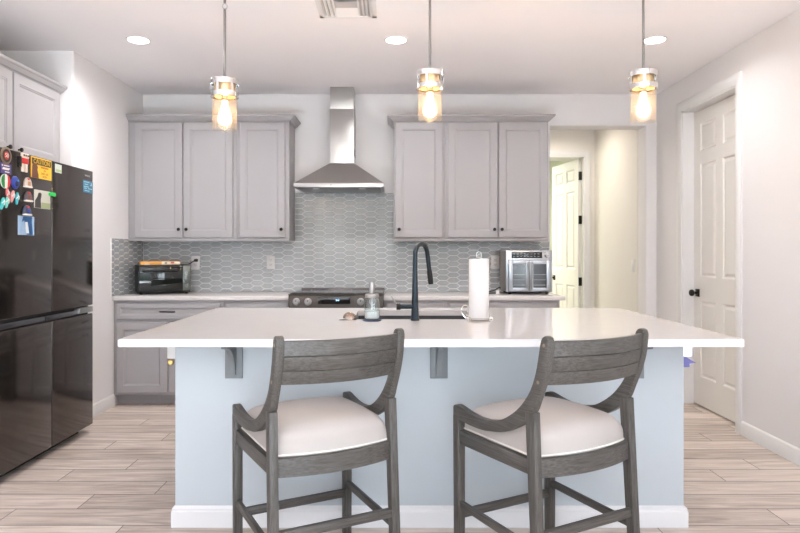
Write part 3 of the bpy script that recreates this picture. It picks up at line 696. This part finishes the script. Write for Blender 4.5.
magnet('card_magnet', 'violet rectangular magnet with white marks under the round badge', 'magnet', 5.6, 168.6, b_card)
def b_flag(M, t, loc):
    m = MB(M); m.lathe([(.040, 0), (.040, .004), (.034, .008), (.001, .010)], n=32); m.build('dome', C('mag_white', (236, 232, 224)), t)
    for s, c, n in ((-1, (40, 130, 70), 'green'), (1, (200, 48, 44), 'red')):
        pts = [(s*(.013+.0), -.036), (s*.013, .036)]+[(s*.0395*math.cos(a), .0395*math.sin(a)) for a in [1.2-2.4*i/10 for i in range(11)]]
        MB(M).prism(pts, .003, .0092).build(n+'_band', C('mag_'+n, c), t)
magnet('flag_magnet', 'round green, white and red flag magnet', 'magnet', 4.6, 181.2, b_flag)
def b_blue(M, t, loc):
    MB(M).lathe([(.037, 0), (.037, .004), (.031, .010), (.001, .013)], n=32).build('dome', C('mag_blue', (52, 70, 160)), t)
    MB(M @ Matrix.Translation((.004, -.006, .009))).lathe([(.018, 0), (.015, .004), (.001, .005)], n=20).build('dark_patch', C('mag_dark', (28, 26, 60)), t)
    MB(M @ Matrix.Translation((.016, .012, .007))).box(-.008, .008, -.005, .005, 0, .005, .001).build('cyan_patch', C('mag_cyan', (70, 160, 210)), t)
magnet('round_magnet', 'round blue magnet with dark centre, right of the flag magnet', 'magnet', 14.6, 182.6, b_blue)
def b_fig(M, t, loc):
    w = C('mag_cream', (226, 214, 200))
    MB(M).box(-.034, .034, .024, .052, 0, .014, .004).build('hat', w, t)
    m = MB(M)
    for x in (-.02, 0, .02): m.box(x-.006, x+.006, .034, .044, .0135, .016)
    m.build('face_marks', C('mag_black', (30, 28, 28)), t)
    MB(M).box(-.032, .034, -.008, .024, 0, .012, .003).build('red_coat', C('mag_red', (206, 52, 38)), t)
    for x in (-.018, .016): MB(M).box(x-.011, x+.011, -.056, -.008, 0, .010, .003).build('leg', w, t)
    MB(M).box(-.052, -.033, -.03, .03, 0, .010, .003).build('dark_side', C('mag_black', (30, 28, 28)), t)
magnet('figure_magnet', 'small standing figure magnet with red coat and cream legs', 'magnet', 23.6, 162.4, b_fig)
def b_caution(M, t, loc):
    MB(M).box(-.112, .112, -.062, .062, 0, .0025).build('yellow_board', C('sign_yellow', (238, 190, 62)), t)
    K = C('sign_black', (34, 26, 18))
    m = MB(M)
    m.box(-.104, .104, .018, .055, .0022, .0031); m.build('black_bar', K, t)
    text('caution_lettering', 'CAUTION', M @ Matrix.Translation((0, .036, .0034)), .040, C('sign_yellow', (238, 190, 62)), t, sx=1.0)
    pts = [(-.106, -.058), (-.102, .004), (-.098, .016), (-.086, .024), (-.066, .024), (-.052, .014), (-.044, .002), (-.050, -.012), (-.038, -.04), (-.036, -.062), (-.104, -.062)]
    MB(M).prism(pts, .0030, .0044).build('brown_dog_head', C('dog_brown', (104, 64, 50)), t)
    R_ = C('sign_red', (150, 60, 30))
    for i, s in enumerate(('WARNING', 'OF', 'DOG ON', 'DUTY')): text('small_lettering', s, M @ Matrix.Translation((.034, .006-.018*i, .0028)), .018, R_, t)
magnet('caution_sign', 'yellow CAUTION sign magnet with a brown dog head', 'sign', 41.2, 168.8, b_caution)
def b_dome(k):
    def f(M, t, loc):
        MB(M @ Matrix.Translation((0, -.024, 0))).box(-.036, .036, -.006, .004, 0, .020, .004).build('white_base', C('mag_white', (236, 232, 224)), t)
        m = MB(M); pts = [(.036*math.cos(a), -.022+.052*math.sin(a)) for a in [PI*i/14 for i in range(15)]]
        m.prism(pts, 0, .016, .005, 3); m.build('dome', [C('dome_cream', (206, 190, 178)), C('dome_grey', (92, 86, 92)), C('dome_slate', (74, 82, 104))][k], t)
        MB(M).box(-.014, .006, .014, .026, .012, .019, .002).build('red_cap', C('mag_red', (206, 52, 38)), t)
        MB(M).box(-.010, .016, -.018, .006, .012, .019, .003).build('small_scene', [C('mag_tan', (176, 130, 96)), C('mag_brown', (120, 76, 66)), C('mag_blue', (52, 70, 160))][k], t)
    return f
magnet('dome_magnet', 'cream dome-shaped magnet with red cap below the red coated figure', 'magnet', 26.2, 182.6, b_dome(0))
magnet('dome_magnet', 'dark grey dome-shaped magnet, middle one of three in a column', 'magnet', 26.8, 196.6, b_dome(1))
magnet('dome_magnet', 'slate blue dome-shaped magnet just above the blue snapshot', 'magnet', 25.6, 210.4, b_dome(2))
def b_flop(cname, col, tilt):
    def f(M, t, loc):
        MM = M @ Matrix.Rotation(tilt, 4, 'Z')
        pts = [((.0145 if math.sin(a) > 0 else .012)*math.cos(a), .036*math.sin(a)) for a in [2*PI*i/24 for i in range(24)]]
        MB(MM).prism(pts, 0, .008, .002).build('sole', C(cname, col), t)
        MB(MM).tube([(-.012, -.004, .008), (-.004, .012, .014), (0, .022, .008), (.004, .012, .014), (.012, -.004, .008)], .0022, 6).build('strap', C('mag_white', (236, 232, 224)), t)
    return f
for px, py, cn, c, tl, lb in ((1.6, 203.5, 'mag_teal', (66, 184, 178), -.35, 'teal flip-flop magnet lowest at the near edge of the fridge'),
                              (7.0, 194.5, 'mag_pink', (226, 120, 122), .25, 'pink flip-flop magnet, upper left one of the pair'),
                              (11.6, 196.5, 'mag_rose', (228, 160, 158), -.3, 'pale pink flip-flop magnet between two teal and pink ones'),
                              (16.2, 198.5, 'mag_cyan2', (58, 176, 190), -.12, 'bright teal flip-flop magnet left of the grey dome magnet'),
                              (6.2, 202.0, 'mag_aqua', (120, 206, 196), -.3, 'light aqua flip-flop magnet under the pink one')):
    magnet('flip_flop_magnet', lb, 'magnet', px, py, b_flop(cn, c, tl))
def b_photo1(M, t, loc):
    MB(M).box(-.090, .090, -.055, .055, 0, .001).build('print', C('photo_pale', (196, 196, 186)), t)
    MB(M).box(-.010, .088, -.053, -.018, .001, .0013).build('grass_area', C('photo_green', (150, 160, 120)), t)
    pts = [(-.082, -.053), (-.080, -.01), (-.056, .012), (-.044, .036), (-.026, .042), (-.010, .034), (-.012, .016), (-.02, 0), (-.014, -.053)]
    MB(M).prism(pts, .0009, .0016).build('dark_dog', C('photo_dark', (58, 54, 54)), t)
magnet('snapshot', 'snapshot of a dark dog sitting on grass, under the caution sign', 'photo', 42.2, 199.6, b_photo1)
def b_photo2(M, t, loc):
    MB(M).box(-.083, .083, -.055, .055, 0, .001).build('print', C('photo_ice', (150, 178, 208)), t)
    pts = [(-.03, .052), (-.045, .02), (-.02, .03), (-.01, .0), (.005, -.053), (.07, -.053), (.055, .02), (.06, .053)]
    MB(M).prism(pts, .0009, .0016).build('blue_shape', C('photo_navy', (38, 86, 138)), t)
    MB(M).prism([(-.012, .02), (.012, .022), (.03, -.045), (-.002, -.045)], .0012, .0019).build('white_shape', C('photo_white', (220, 226, 232)), t)
magnet('snapshot', 'blue and white snapshot, lowest item on the fridge door', 'photo', 26.0, 225.6, b_photo2)
def b_note(M, t, loc):
    MB(M).box(-.040, .040, -.027, .027, 0, .001).build('print', C('note_pale', (196, 206, 196)), t)
    MB(M).box(-.03, .038, -.022, -.006, .001, .0013).build('green_strip', C('note_green', (160, 176, 128)), t)
magnet('note', 'small pale green note at the top of the far fridge door', 'note', 58.2, 168.6, b_note)
def b_clip(M, t, loc): MB(M @ Matrix.Translation((0, 0, .002))).box(-.036, .036, -.011, .011, 0, .012, .004).build('clip_body', C('mag_lime', (44, 196, 92)), t)
magnet('clip_magnet', 'bright green clip magnet across the gap between the doors', 'magnet', 51.0, 194.4, b_clip)
def b_sticker(M, t, loc):
    MB(M).box(-.072, .072, -.043, .043, 0, .0006).build('sticker_sheet', C('stick_blue', (52, 104, 132)), t)
    m = MB(M)
    for y, a, b in ((.032, -.06, .02), (.016, -.05, .0), (.014, .03, .06), (0, -.06, .01), (-.012, -.055, -.02), (-.012, 0, .06), (-.028, -.05, .02)): m.box(a, b, y-.003, y+.003, .0005, .0012)
    m.box(.04, .056, .02, .03, .0005, .0012)
    m.build('light_marks', C('stick_light', (150, 196, 214)), t)
magnet('sticker', 'blue rectangular energy sticker at the far edge of the fridge', 'sticker', 87.9, 187.0, b_sticker)

# ------------------------------------------------------------------ range and hood
rx0, rx1, ry = -.850, -.088, 5.15
rg = thing('range', 'dark stainless slide-in electric range below the hood', 'range', ((rx0+rx1)/2, 5.5, 0))
MB().box(rx0, rx1, ry+.035, YB-.02, .08, .930, .003).build('range_body', STEELD, rg)
MB().box(rx0+.02, rx1-.02, ry+.08, YB-.05, 0, .08).build('plinth', RUBBER, rg)
m = MB(); m.box(rx0-.006, rx1+.006, ry+.03, YB-.015, .930, .938, .002); m.box(rx0, rx1, YB-.075, YB-.015, .938, .950, .003); m.build('cooktop_rim', STEELD, rg)
ct = MB().box(rx0+.006, rx1-.006, ry+.045, YB-.08, .9382, .944, .002).build('glass_cooktop', GLOSSB, rg)
RG = mat('burner_grey', (.12, .12, .13), .3)
for x, y, r in ((-.66, 5.38, .105), (-.28, 5.38, .085), (-.66, 5.68, .08), (-.28, 5.68, .10)):
    MB().lathe([(r, .9442), (r, .9446), (r-.004, .9446), (r-.004, .9442)], (x, y, 0), 40, close=True).build('burner_ring', RG, ct)
PANEL = mat('warm_dark_steel', (.11, .095, .085), .33, 1, var=.06, vscale=8, vstretch=(1, 1, 50))
cp = MB(frame((rx0, 0, 0), (0, 1, 0), (0, 0, 1), (1, 0, 0))).prism([(ry, .838), (ry+.035, .838), (ry+.06, .938), (ry+.02, .938), (ry+.004, .925)], 0, rx1-rx0, .002).build('control_panel', PANEL, rg)
pm = lambda x, z: FRONT(x, ry-.0003, z)
for x in (-.786, -.692, -.268, -.172):
    k = MB(pm(x, .880)).lathe([(.030, 0), (.030, .004), (.024, .006), (.023, .026), (.021, .029), (.001, .029)], n=24).build('knob', STEEL, cp)
    MB(pm(x, .880)).box(-.002, .002, 0, .015, .0285, .0305).build('pointer', RUBBER, k)
disp = MB(pm(0, 0)).box(-.610, -.352, .862, .916, -.003, .002, .001).build('display', GLOSSB, cp)
text('clock_digits', '2:18', FRONT(-.455, ry-.0026, .891), .016, mat('blue_led', (.3, .6, 1), .5, emit=4, ecol=(.35, .65, 1)), disp)
MB(pm(0, 0)).box(rx0+.002, rx1-.002, .826, .838, -.03, .003, .002).build('vent_strip', RUBBER, rg)
dr = MB().box(rx0+.004, rx1-.004, ry+.006, ry+.034, .27, .822, .004).build('oven_door', PANEL, rg)
MB().box(rx0+.09, rx1-.09, ry+.003, ry+.006, .38, .70, .001).build('oven_window', GLOSSB, dr)
m = MB(); m.cyl((rx0+.06, ry-.035, .775), (rx1-.06, ry-.035, .775), .011, n=16)
for x in (rx0+.09, rx1-.09): m.cyl((x, ry+.006, .775), (x, ry-.035, .775), .008, n=12)
m.build('oven_handle', STEEL, dr)
MB().box(rx0+.004, rx1-.004, ry+.008, ry+.034, .085, .26, .004).build('storage_drawer', PANEL, rg)

hx = -.472; hw = .384; hy = 5.45
hd = thing('range_hood', 'stainless pyramid chimney range hood above the range', 'range hood', (hx, 5.7, 1.83))
m = MB(); m.box(hx-hw, hx+hw, hy, YB-.001, 1.834, 1.868, .002); m.build('canopy_lip', STEEL, hd)
cw, cy = .107, 5.67
m = MB(); m.hexa([(hx-hw+.001, hy+.001, 1.868), (hx+hw-.001, hy+.001, 1.868), (hx+hw-.001, YB-.001, 1.868), (hx-hw+.001, YB-.001, 1.868), (hx+.01-cw, cy, 2.068), (hx+.01+cw, cy, 2.068), (hx+.01+cw, YB-.001, 2.068), (hx+.01-cw, YB-.001, 2.068)])
m.build('pyramid', mat('hood_steel', (.54, .52, .50), .28, 1, var=.06, vscale=8, vstretch=(60, 1, 1)), hd)
ch = hx+.01
MB().box(ch-cw, ch+cw, cy, YB-.001, 2.066, 2.55, .0015).build('lower_chimney', STEEL, hd)
up = MB().box(ch-cw+.003, ch+cw-.003, cy+.004, YB-.001, 2.55, CZ-.001, .0015).build('upper_chimney', STEEL, hd)
m = MB()
for i in range(4): m.box(ch+cw, ch+cw+.0012, cy+.06, cy+.20, 2.14+i*.018, 2.15+i*.018)
m.build('vent_slots', RUBBER, hd)
m = MB(); m.box(hx-hw+.03, hx+hw-.03, hy+.03, YB-.03, 1.828, 1.8338, .001); fl = m.build('filter', STEELD, hd)
for x in (hx-.2, hx+.2): MB().lathe([(.03, 1.8285), (.03, 1.825), (.001, 1.825)], (x, hy+.08, 0), 20).build('hood_lamp', PLATE, fl)
m = MB(FRONT(0, hy-.0002, 0)); m.box(hx-.068, hx-.062, 1.844, 1.858, 0, .001); m.build('maker_mark', RUBBER, hd)

# ------------------------------------------------------------------ outlets, switch
def outlet(x, label, z=1.183):
    t = thing('wall_outlet', label, 'outlet', (x, YB-.012, z), 'backsplash outlets')
    M = FRONT(x, YB-.0125, z)
    MB(M).nest(-.038, .038, -.061, .061, [(0, 0), (0, .004), (.003, .006)]).build('cover_plate', PLATE, t)
    for dz in (-.022, .022):
        s = MB(M @ Matrix.Translation((0, dz, .006))).box(-.017, .017, -.015, .015, 0, .0015, .0007).build('socket_face', mat('socket_white', (.70, .69, .68), .4), t)
        m = MB(M @ Matrix.Translation((0, dz, .0075)))
        for a in (-.007, .007): m.box(a-.001, a+.001, -.002, .007, -.0002, .0004)
        m.box(-.002, .002, -.010, -.006, -.0002, .0004); m.build('slots', BLACK, s)
outlet(-1.84, 'white wall outlet behind the corner of the toaster oven')
outlet(-1.143, 'white wall outlet between the toaster oven and the range')
outlet(.939, 'white wall outlet beside the steel countertop oven')
t = thing('light_switch', 'white light switch on the hall wall past the opening', 'light switch', (HX-.003, 6.26, 1.143))
M = RIGHTF(HX-.0005, 6.26, 1.143)
MB(M).nest(-.036, .036, -.06, .06, [(0, 0), (0, .004), (.003, .006)]).build('cover_plate', PLATE, t); MB(M).box(-.016, .016, -.033, .033, .006, .010, .002).build('rocker', PLATE, t)

# ------------------------------------------------------------------ toaster oven (turned in the corner)
th = math.radians(27)
to = thing('toaster_oven', 'black glass-fronted toaster oven turned in the left counter corner', 'toaster oven', (-2.195, 5.48, .913), None, th, True)
w_, d_, h_ = .44, .262, .255
MB().box(0, w_, .012, d_, .014, h_, .008, 3).build('oven_body', BLACK, to)
TGL = mat('oven_glass', (.006, .008, .007), .04, spec=.5)
dd = MB().box(.012, w_-.068, 0, .013, .028, h_-.012, .004).build('glass_door', TGL, to)
m = MB(); m.cyl((.04, -.026, h_-.05), (w_-.10, -.026, h_-.05), .006, n=12)
for x in (.06, w_-.12): m.cyl((x, 0, h_-.05), (x, -.026, h_-.05), .005, n=10)
m.build('door_handle', BLACK, dd)
pn = MB().box(w_-.065, w_-.006, 0, .013, .028, h_-.012, .003).build('control_panel', mat('grey_green_panel', (.16, .18, .17), .15, .5), to)
for z in (.07, .125, .18):
    MB(frame((w_-.036, -.0003, z), (1, 0, 0), (0, 0, 1), (0, -1, 0))).lathe([(.015, 0), (.013, .012), (.001, .013)], n=20).build('dial', STEELD, pn)
for x, y in ((.03, .04), (w_-.03, .04), (.03, d_-.03), (w_-.03, d_-.03)): MB().cyl((x, y, 0), (x, y, .016), .012, n=14).build('foot', RUBBER, to)
bx = thing('flat_food_box', 'flat orange and white box lying on the toaster oven', 'box', (-2.195, 5.48, .913+h_+.0005), None, th, True)
ORB = C('box_orange', (226, 160, 78), .6)
MB().box(.03, .355, .04, .20, 0, .030, .002).build('carton', ORB, bx)
MB().box(.20, .354, .0392, .0398, .003, .028).box(.06, .10, .0392, .0398, .002, .012).build('white_panel', C('box_cream', (232, 214, 190), .6), bx)
MB().box(.225, .245, .0385, .0391, .010, .020).build('dark_mark', C('box_dark', (60, 40, 40), .6), bx)
MB().box(.275, .305, .0385, .0391, .010, .024).build('red_mark', C('box_red', (196, 78, 60), .6), bx)
cdp = thing('power_cord', 'black cord and plug in the outlet beside the toaster oven', 'power cord', (-1.83, 5.93, 1.2))
MB().box(-1.845, -1.813, 5.902, 5.9285, 1.190, 1.216, .005).build('plug', BLACK, cdp)
MB().tube(smooth_pts([(-1.83, 5.905, 1.203), (-1.84, 5.885, 1.198), (-1.865, 5.875, 1.18), (-1.885, 5.89, 1.172)], 4), .0045, 8).build('cord', BLACK, cdp)

# ------------------------------------------------------------------ steel countertop oven
ax0, ax1, ay = .971, 1.373, 5.545
ao = thing('countertop_oven', 'steel french-door countertop air fryer oven on the right counter', 'countertop oven', ((ax0+ax1)/2, 5.7, .913))
z0, z1 = .935, 1.294
LS = mat('light_steel', (.50, .53, .57), .3, .9, var=.04, vscale=8, vstretch=(1, 1, 40))
MB().box(ax0, ax1, ay+.005, ay+.33, z0, z1, .006, 3).build('oven_body', mat('warm_steel_side', (.42, .38, .35), .35, .9), ao)
m = MB(FRONT(0, ay+.006, 0)); m.box(ax0, ax1, z0, z1, 0, .006, .003); m.build('front_frame', LS, ao)
dp = MB(FRONT(0, ay, 0)).box(ax0+.048, ax0+.312, z1-.067, z1-.014, -.002, .0025, .001).build('display', GLOSSB, ao)
m = MB(FRONT(0, ay-.0026, 0))
for i in range(8):
    for j in range(2): m.box(ax0+.062+i*.03, ax0+.078+i*.03, z1-.055+j*.022, z1-.050+j*.022, -.0003, .0004)
m.build('display_icons', mat('icon_grey', (.35, .42, .48), .4), dp)
MB(FRONT(ax1-.048, ay, z1-.039)).lathe([(.024, 0), (.024, .006), (.019, .008), (.018, .022), (.001, .023)], n=28).build('dial', STEEL, ao)
MB(FRONT(0, ay, 0)).box(ax0+.018, ax1-.016, z0+.004, z1-.082, -.001, .001).build('door_gap', RUBBER, ao)
zA, zB = z0+.008, z1-.086
mid = (ax0+ax1)/2+.001
for a, b in ((ax0+.022, mid-.002), (mid+.002, ax1-.020)):
    d = MB(FRONT(0, ay-.001, 0))
    L_ = a < mid-.1
    wa, wb = (a+.034, b-.030) if L_ else (a+.030, b-.034)
    d.box(a, wa, zA, zB, 0, .012, .001); d.box(wb, b, zA, zB, 0, .012, .001); d.box(wa, wb, zA, zA+.028, 0, .012, .001); d.box(wa, wb, zB-.032, zB, 0, .012, .001)
    d = d.build('oven_door', LS, ao)
    MB(FRONT(0, ay-.001, 0)).box(wa, wb, zA+.028, zB-.032, .001, .006).build('window', mat('oven_window_glass', (.02, .03, .04), .06, spec=.9), d)
    m = MB(FRONT(0, ay-.007, 0))
    for k in range(3): m.box(wa+.004, wb-.004, zA+.05+k*.045, zA+.0525+k*.045, .0002, .0015)
    m.build('rack_lines', STEEL, d)
    hx_ = b-.013 if L_ else a+.013
    m = MB(FRONT(hx_, ay-.013, 0)); m.cyl((0, zA+.012, .024), (0, zB-.012, .024), .0065, n=14)
    for z in (zA+.03, zB-.03): m.cyl((0, z, 0), (0, z, .024), .005, n=10)
    m.build('door_handle', STEEL, d)
for x in (ax0+.04, ax1-.04):
    for y in (ay+.04, ay+.29): MB().cyl((x, y, .913), (x, y, .937), .013, n=14).build('foot', RUBBER, ao)
pc = thing('power_cord', 'black cord with white tag on the counter beside the steel oven', 'power cord', (.9, 5.7, .913))
MB().tube(smooth_pts([(.962, 5.80, .945), (.950, 5.74, .965), (.92, 5.72, .952), (.90, 5.76, .935), (.86, 5.80, .922), (.79, 5.72, .919), (.83, 5.62, .918), (.915, 5.66, .918)], 5), .0045, 8).build('cord', BLACK, pc)
MB().box(.895, .925, 5.615, 5.619, .9135, .944, .001).build('white_tag', PLATE, pc)

# ------------------------------------------------------------------ counter stools
def stool():
    t = thing('counter_stool', '', 'stool', (0, 0, 0), 'counter stools at the island', 0, True)
    up_ = [(.258, .632), (.250, .641), (.224, .644), (.165, .632), (.106, .624), (.05, .624), (.011, .630), (-.053, .648), (-.117, .686), (-.167, .730), (-.210, .787), (-.238, .856), (-.253, .922), (-.262, .962), (-.270, .980), (-.283, .988)]
    dn = [(-.297, .983), (-.303, .966), (-.300, .93), (-.293, .885), (-.275, .828), (-.244, .757), (-.220, .708), (-.166, .655), (-.091, .613), (-.04, .596), (.004, .588), (.055, .580), (.106, .578), (.165, .580), (.222, .586), (.258, .592)]
    poly = smooth_pts(up_, 3)+smooth_pts(dn, 3)
    for s in (-1, 1):
        m = MB()
        b = bmesh.new(); n = len(poly); R_ = []
        wx = .030
        for side in (0, 1):
            ring_ = []
            for y, z in poly:
                xo = .267-.014*min(1, max(0, (.25-y)/.5))    # frame narrows slightly to the back
                x = xo-(wx if side else 0)
                ring_.append(b.verts.new((s*x, y, z)))
            R_.append(ring_)
        b.faces.new(R_[0]); b.faces.new(R_[1][::-1])
        for i in range(n): b.faces.new((R_[0][i], R_[1][i], R_[1][(i+1) % n], R_[0][(i+1) % n]))
        bmesh.ops.recalc_face_normals(b, faces=b.faces[:])
        es = [e for e in b.edges if (e.verts[0] in R_[0] and e.verts[1] in R_[0]) or (e.verts[0] in R_[1] and e.verts[1] in R_[1])]
        bmesh.ops.bevel(b, geom=es, offset=.003, segments=2, affect='EDGES', profile=.5)
        m.take(b); fr_ = m.build('side_frame', WY, t, angle=40)
        for y, z in ((-.281, .955), (-.251, .822)):
            MB(frame((s*.2528, y, z), (0, 1, 0), (0, 0, 1), (s, 0, 0))).lathe([(.0065, 0), (.006, .0025), (.001, .0035)], n=14).build('dowel_cap', mat('worn_bronze', (.30, .24, .18), .4, .7), fr_)
        m = MB(); m.beam((s*.249, .237, 0), (s*.250, .238, .600), .034, .036, up=(0, 1, 0), w2=.036, h2=.040, bev=.003); m.build('leg', WZ, t)
        m = MB(); m.beam((s*.244, -.250, 0), (s*.240, -.207, .708), .034, .036, up=(0, 1, 0), w2=.032, h2=.046, bev=.003); m.build('leg', WZ, t)
        m = MB(); m.beam((s*.250, .235, .512), (s*.243, -.215, .512), .024, .056, bev=.003); m.build('seat_rail', WY, t)
        m = MB(); m.beam((s*.249, .235, .232), (s*.244, -.235, .216), .020, .030, bev=.004); m.build('stretcher', WY, t)
    MB().box(-.24, .24, .222, .246, .482, .54, .003).build('seat_rail', WX, t)
    def bow(x, a=.23, d=.045): return -d*(1-(x/a)**2)
    def curved(z0, z1, y0, th_, a, d, y1=None, n=20):
        m = MB(); rings = []; y1 = y0 if y1 is None else y1
        for i in range(n+1):
            x = -a+2*a*i/n; o = bow(x, a, d)
            q = [(y0+o, z0+.002), (y0+o+.002, z0), (y0+o+th_-.002, z0), (y0+o+th_, z0+.002), (y1+o+th_, z1-.002), (y1+o+th_-.002, z1), (y1+o+.002, z1), (y1+o, z1-.002)]
            rings.append([m.v((x, yy, zz)) for yy, zz in q])
        for A, B in zip(rings, rings[1:]):
            for k in range(8): m.f((A[k], A[(k+1) % 8], B[(k+1) % 8], B[k]))
        m.f(rings[0]); m.f(rings[-1][::-1]); return m
    curved(.473, .541, -.228, .024, .229, .040).build('seat_rail', WX, t)
    for z0_, z1_, y0_, y1_ in ((.812, .861, -.266, -.279), (.8625, .914, -.280, -.290), (.9155, .970, -.291, -.297)):
        curved(z0_, z1_, y0_, .020, .228, .050, y1_).build('back_slat', WX, t)
    m = MB(); m.beam((-.238, .236, .186), (.238, .236, .186), .022, .034, bev=.003); m.build('stretcher', WX, t)
    m = MB(); m.beam((-.234, -.236, .268), (.234, -.236, .268), .022, .034, bev=.003); m.build('stretcher', WX, t)
    # cushion: crowned, its back edge bowed like the rail
    m = MB(); nx, ny = 36, 36; G_ = []
    def yb(x): return -.205+bow(x, .23, .038)
    for j in range(ny+1):
        row_ = []
        for i in range(nx+1):
            u = -1+2*i/nx; v = -1+2*j/ny
            uu = math.sin(u*PI/2); vv = math.sin(v*PI/2)
            x = .236*uu; y0_ = yb(x); y = (y0_+.228)/2+vv*(.228-y0_)/2
            if abs(uu) > .86 : y = y  # corners
            hgt = (max(0, 1-abs(uu)**9)*max(0, 1-abs(vv)**9))**.33
            z = .546+.096*hgt+.026*(1-uu*uu)*(1-vv*vv)
            row_.append(m.v((x, y, z)))
        G_.append(row_)
    for j in range(ny):
        for i in range(nx): m.f((G_[j][i], G_[j][i+1], G_[j+1][i+1], G_[j+1][i]))
    per = [G_[0][i] for i in range(nx+1)]+[G_[j][nx] for j in range(1, ny+1)]+[G_[ny][i] for i in range(nx-1, -1, -1)]+[G_[j][0] for j in range(ny-1, 0, -1)]
    low = [m.bm.verts.new((p.co.x, p.co.y, .5405)) for p in per]
    for k in range(len(per)): m.f((per[k], per[(k+1) % len(per)], low[(k+1) % len(per)], low[k]))
    m.f(low); cpts = [(p.co.x*1.004, p.co.y, .547) for p in per]
    cu = m.build('cushion', FABRIC, t, angle=75)
    MB().tube(cpts+[cpts[0]], .0035, 6).build('piping', PIPE, cu)
    return t
s1 = stool()
def copy_tree(o, parent=None):
    c = o.copy(); COL.objects.link(c); c.parent = parent
    for ch in list(kids.get(o.name, [])): copy_tree(ch, c)
    return c
kids = {}
for o in list(COL.objects):
    if o.parent: kids.setdefault(o.parent.name, []).append(o)
s2 = copy_tree(s1)
s1.location = (-.324, 2.590, 0); s1.rotation_euler = (0, 0, .488); s1['label'] = 'grey wood counter stool with cream cushion, nearer the refrigerator side'
s2.location = (.606, 2.588, 0); s2.rotation_euler = (0, 0, .504); s2['label'] = 'grey wood counter stool with cream cushion, on the side of the white door'

for o in COL.objects:
    if '_o' in o: del o['_o']
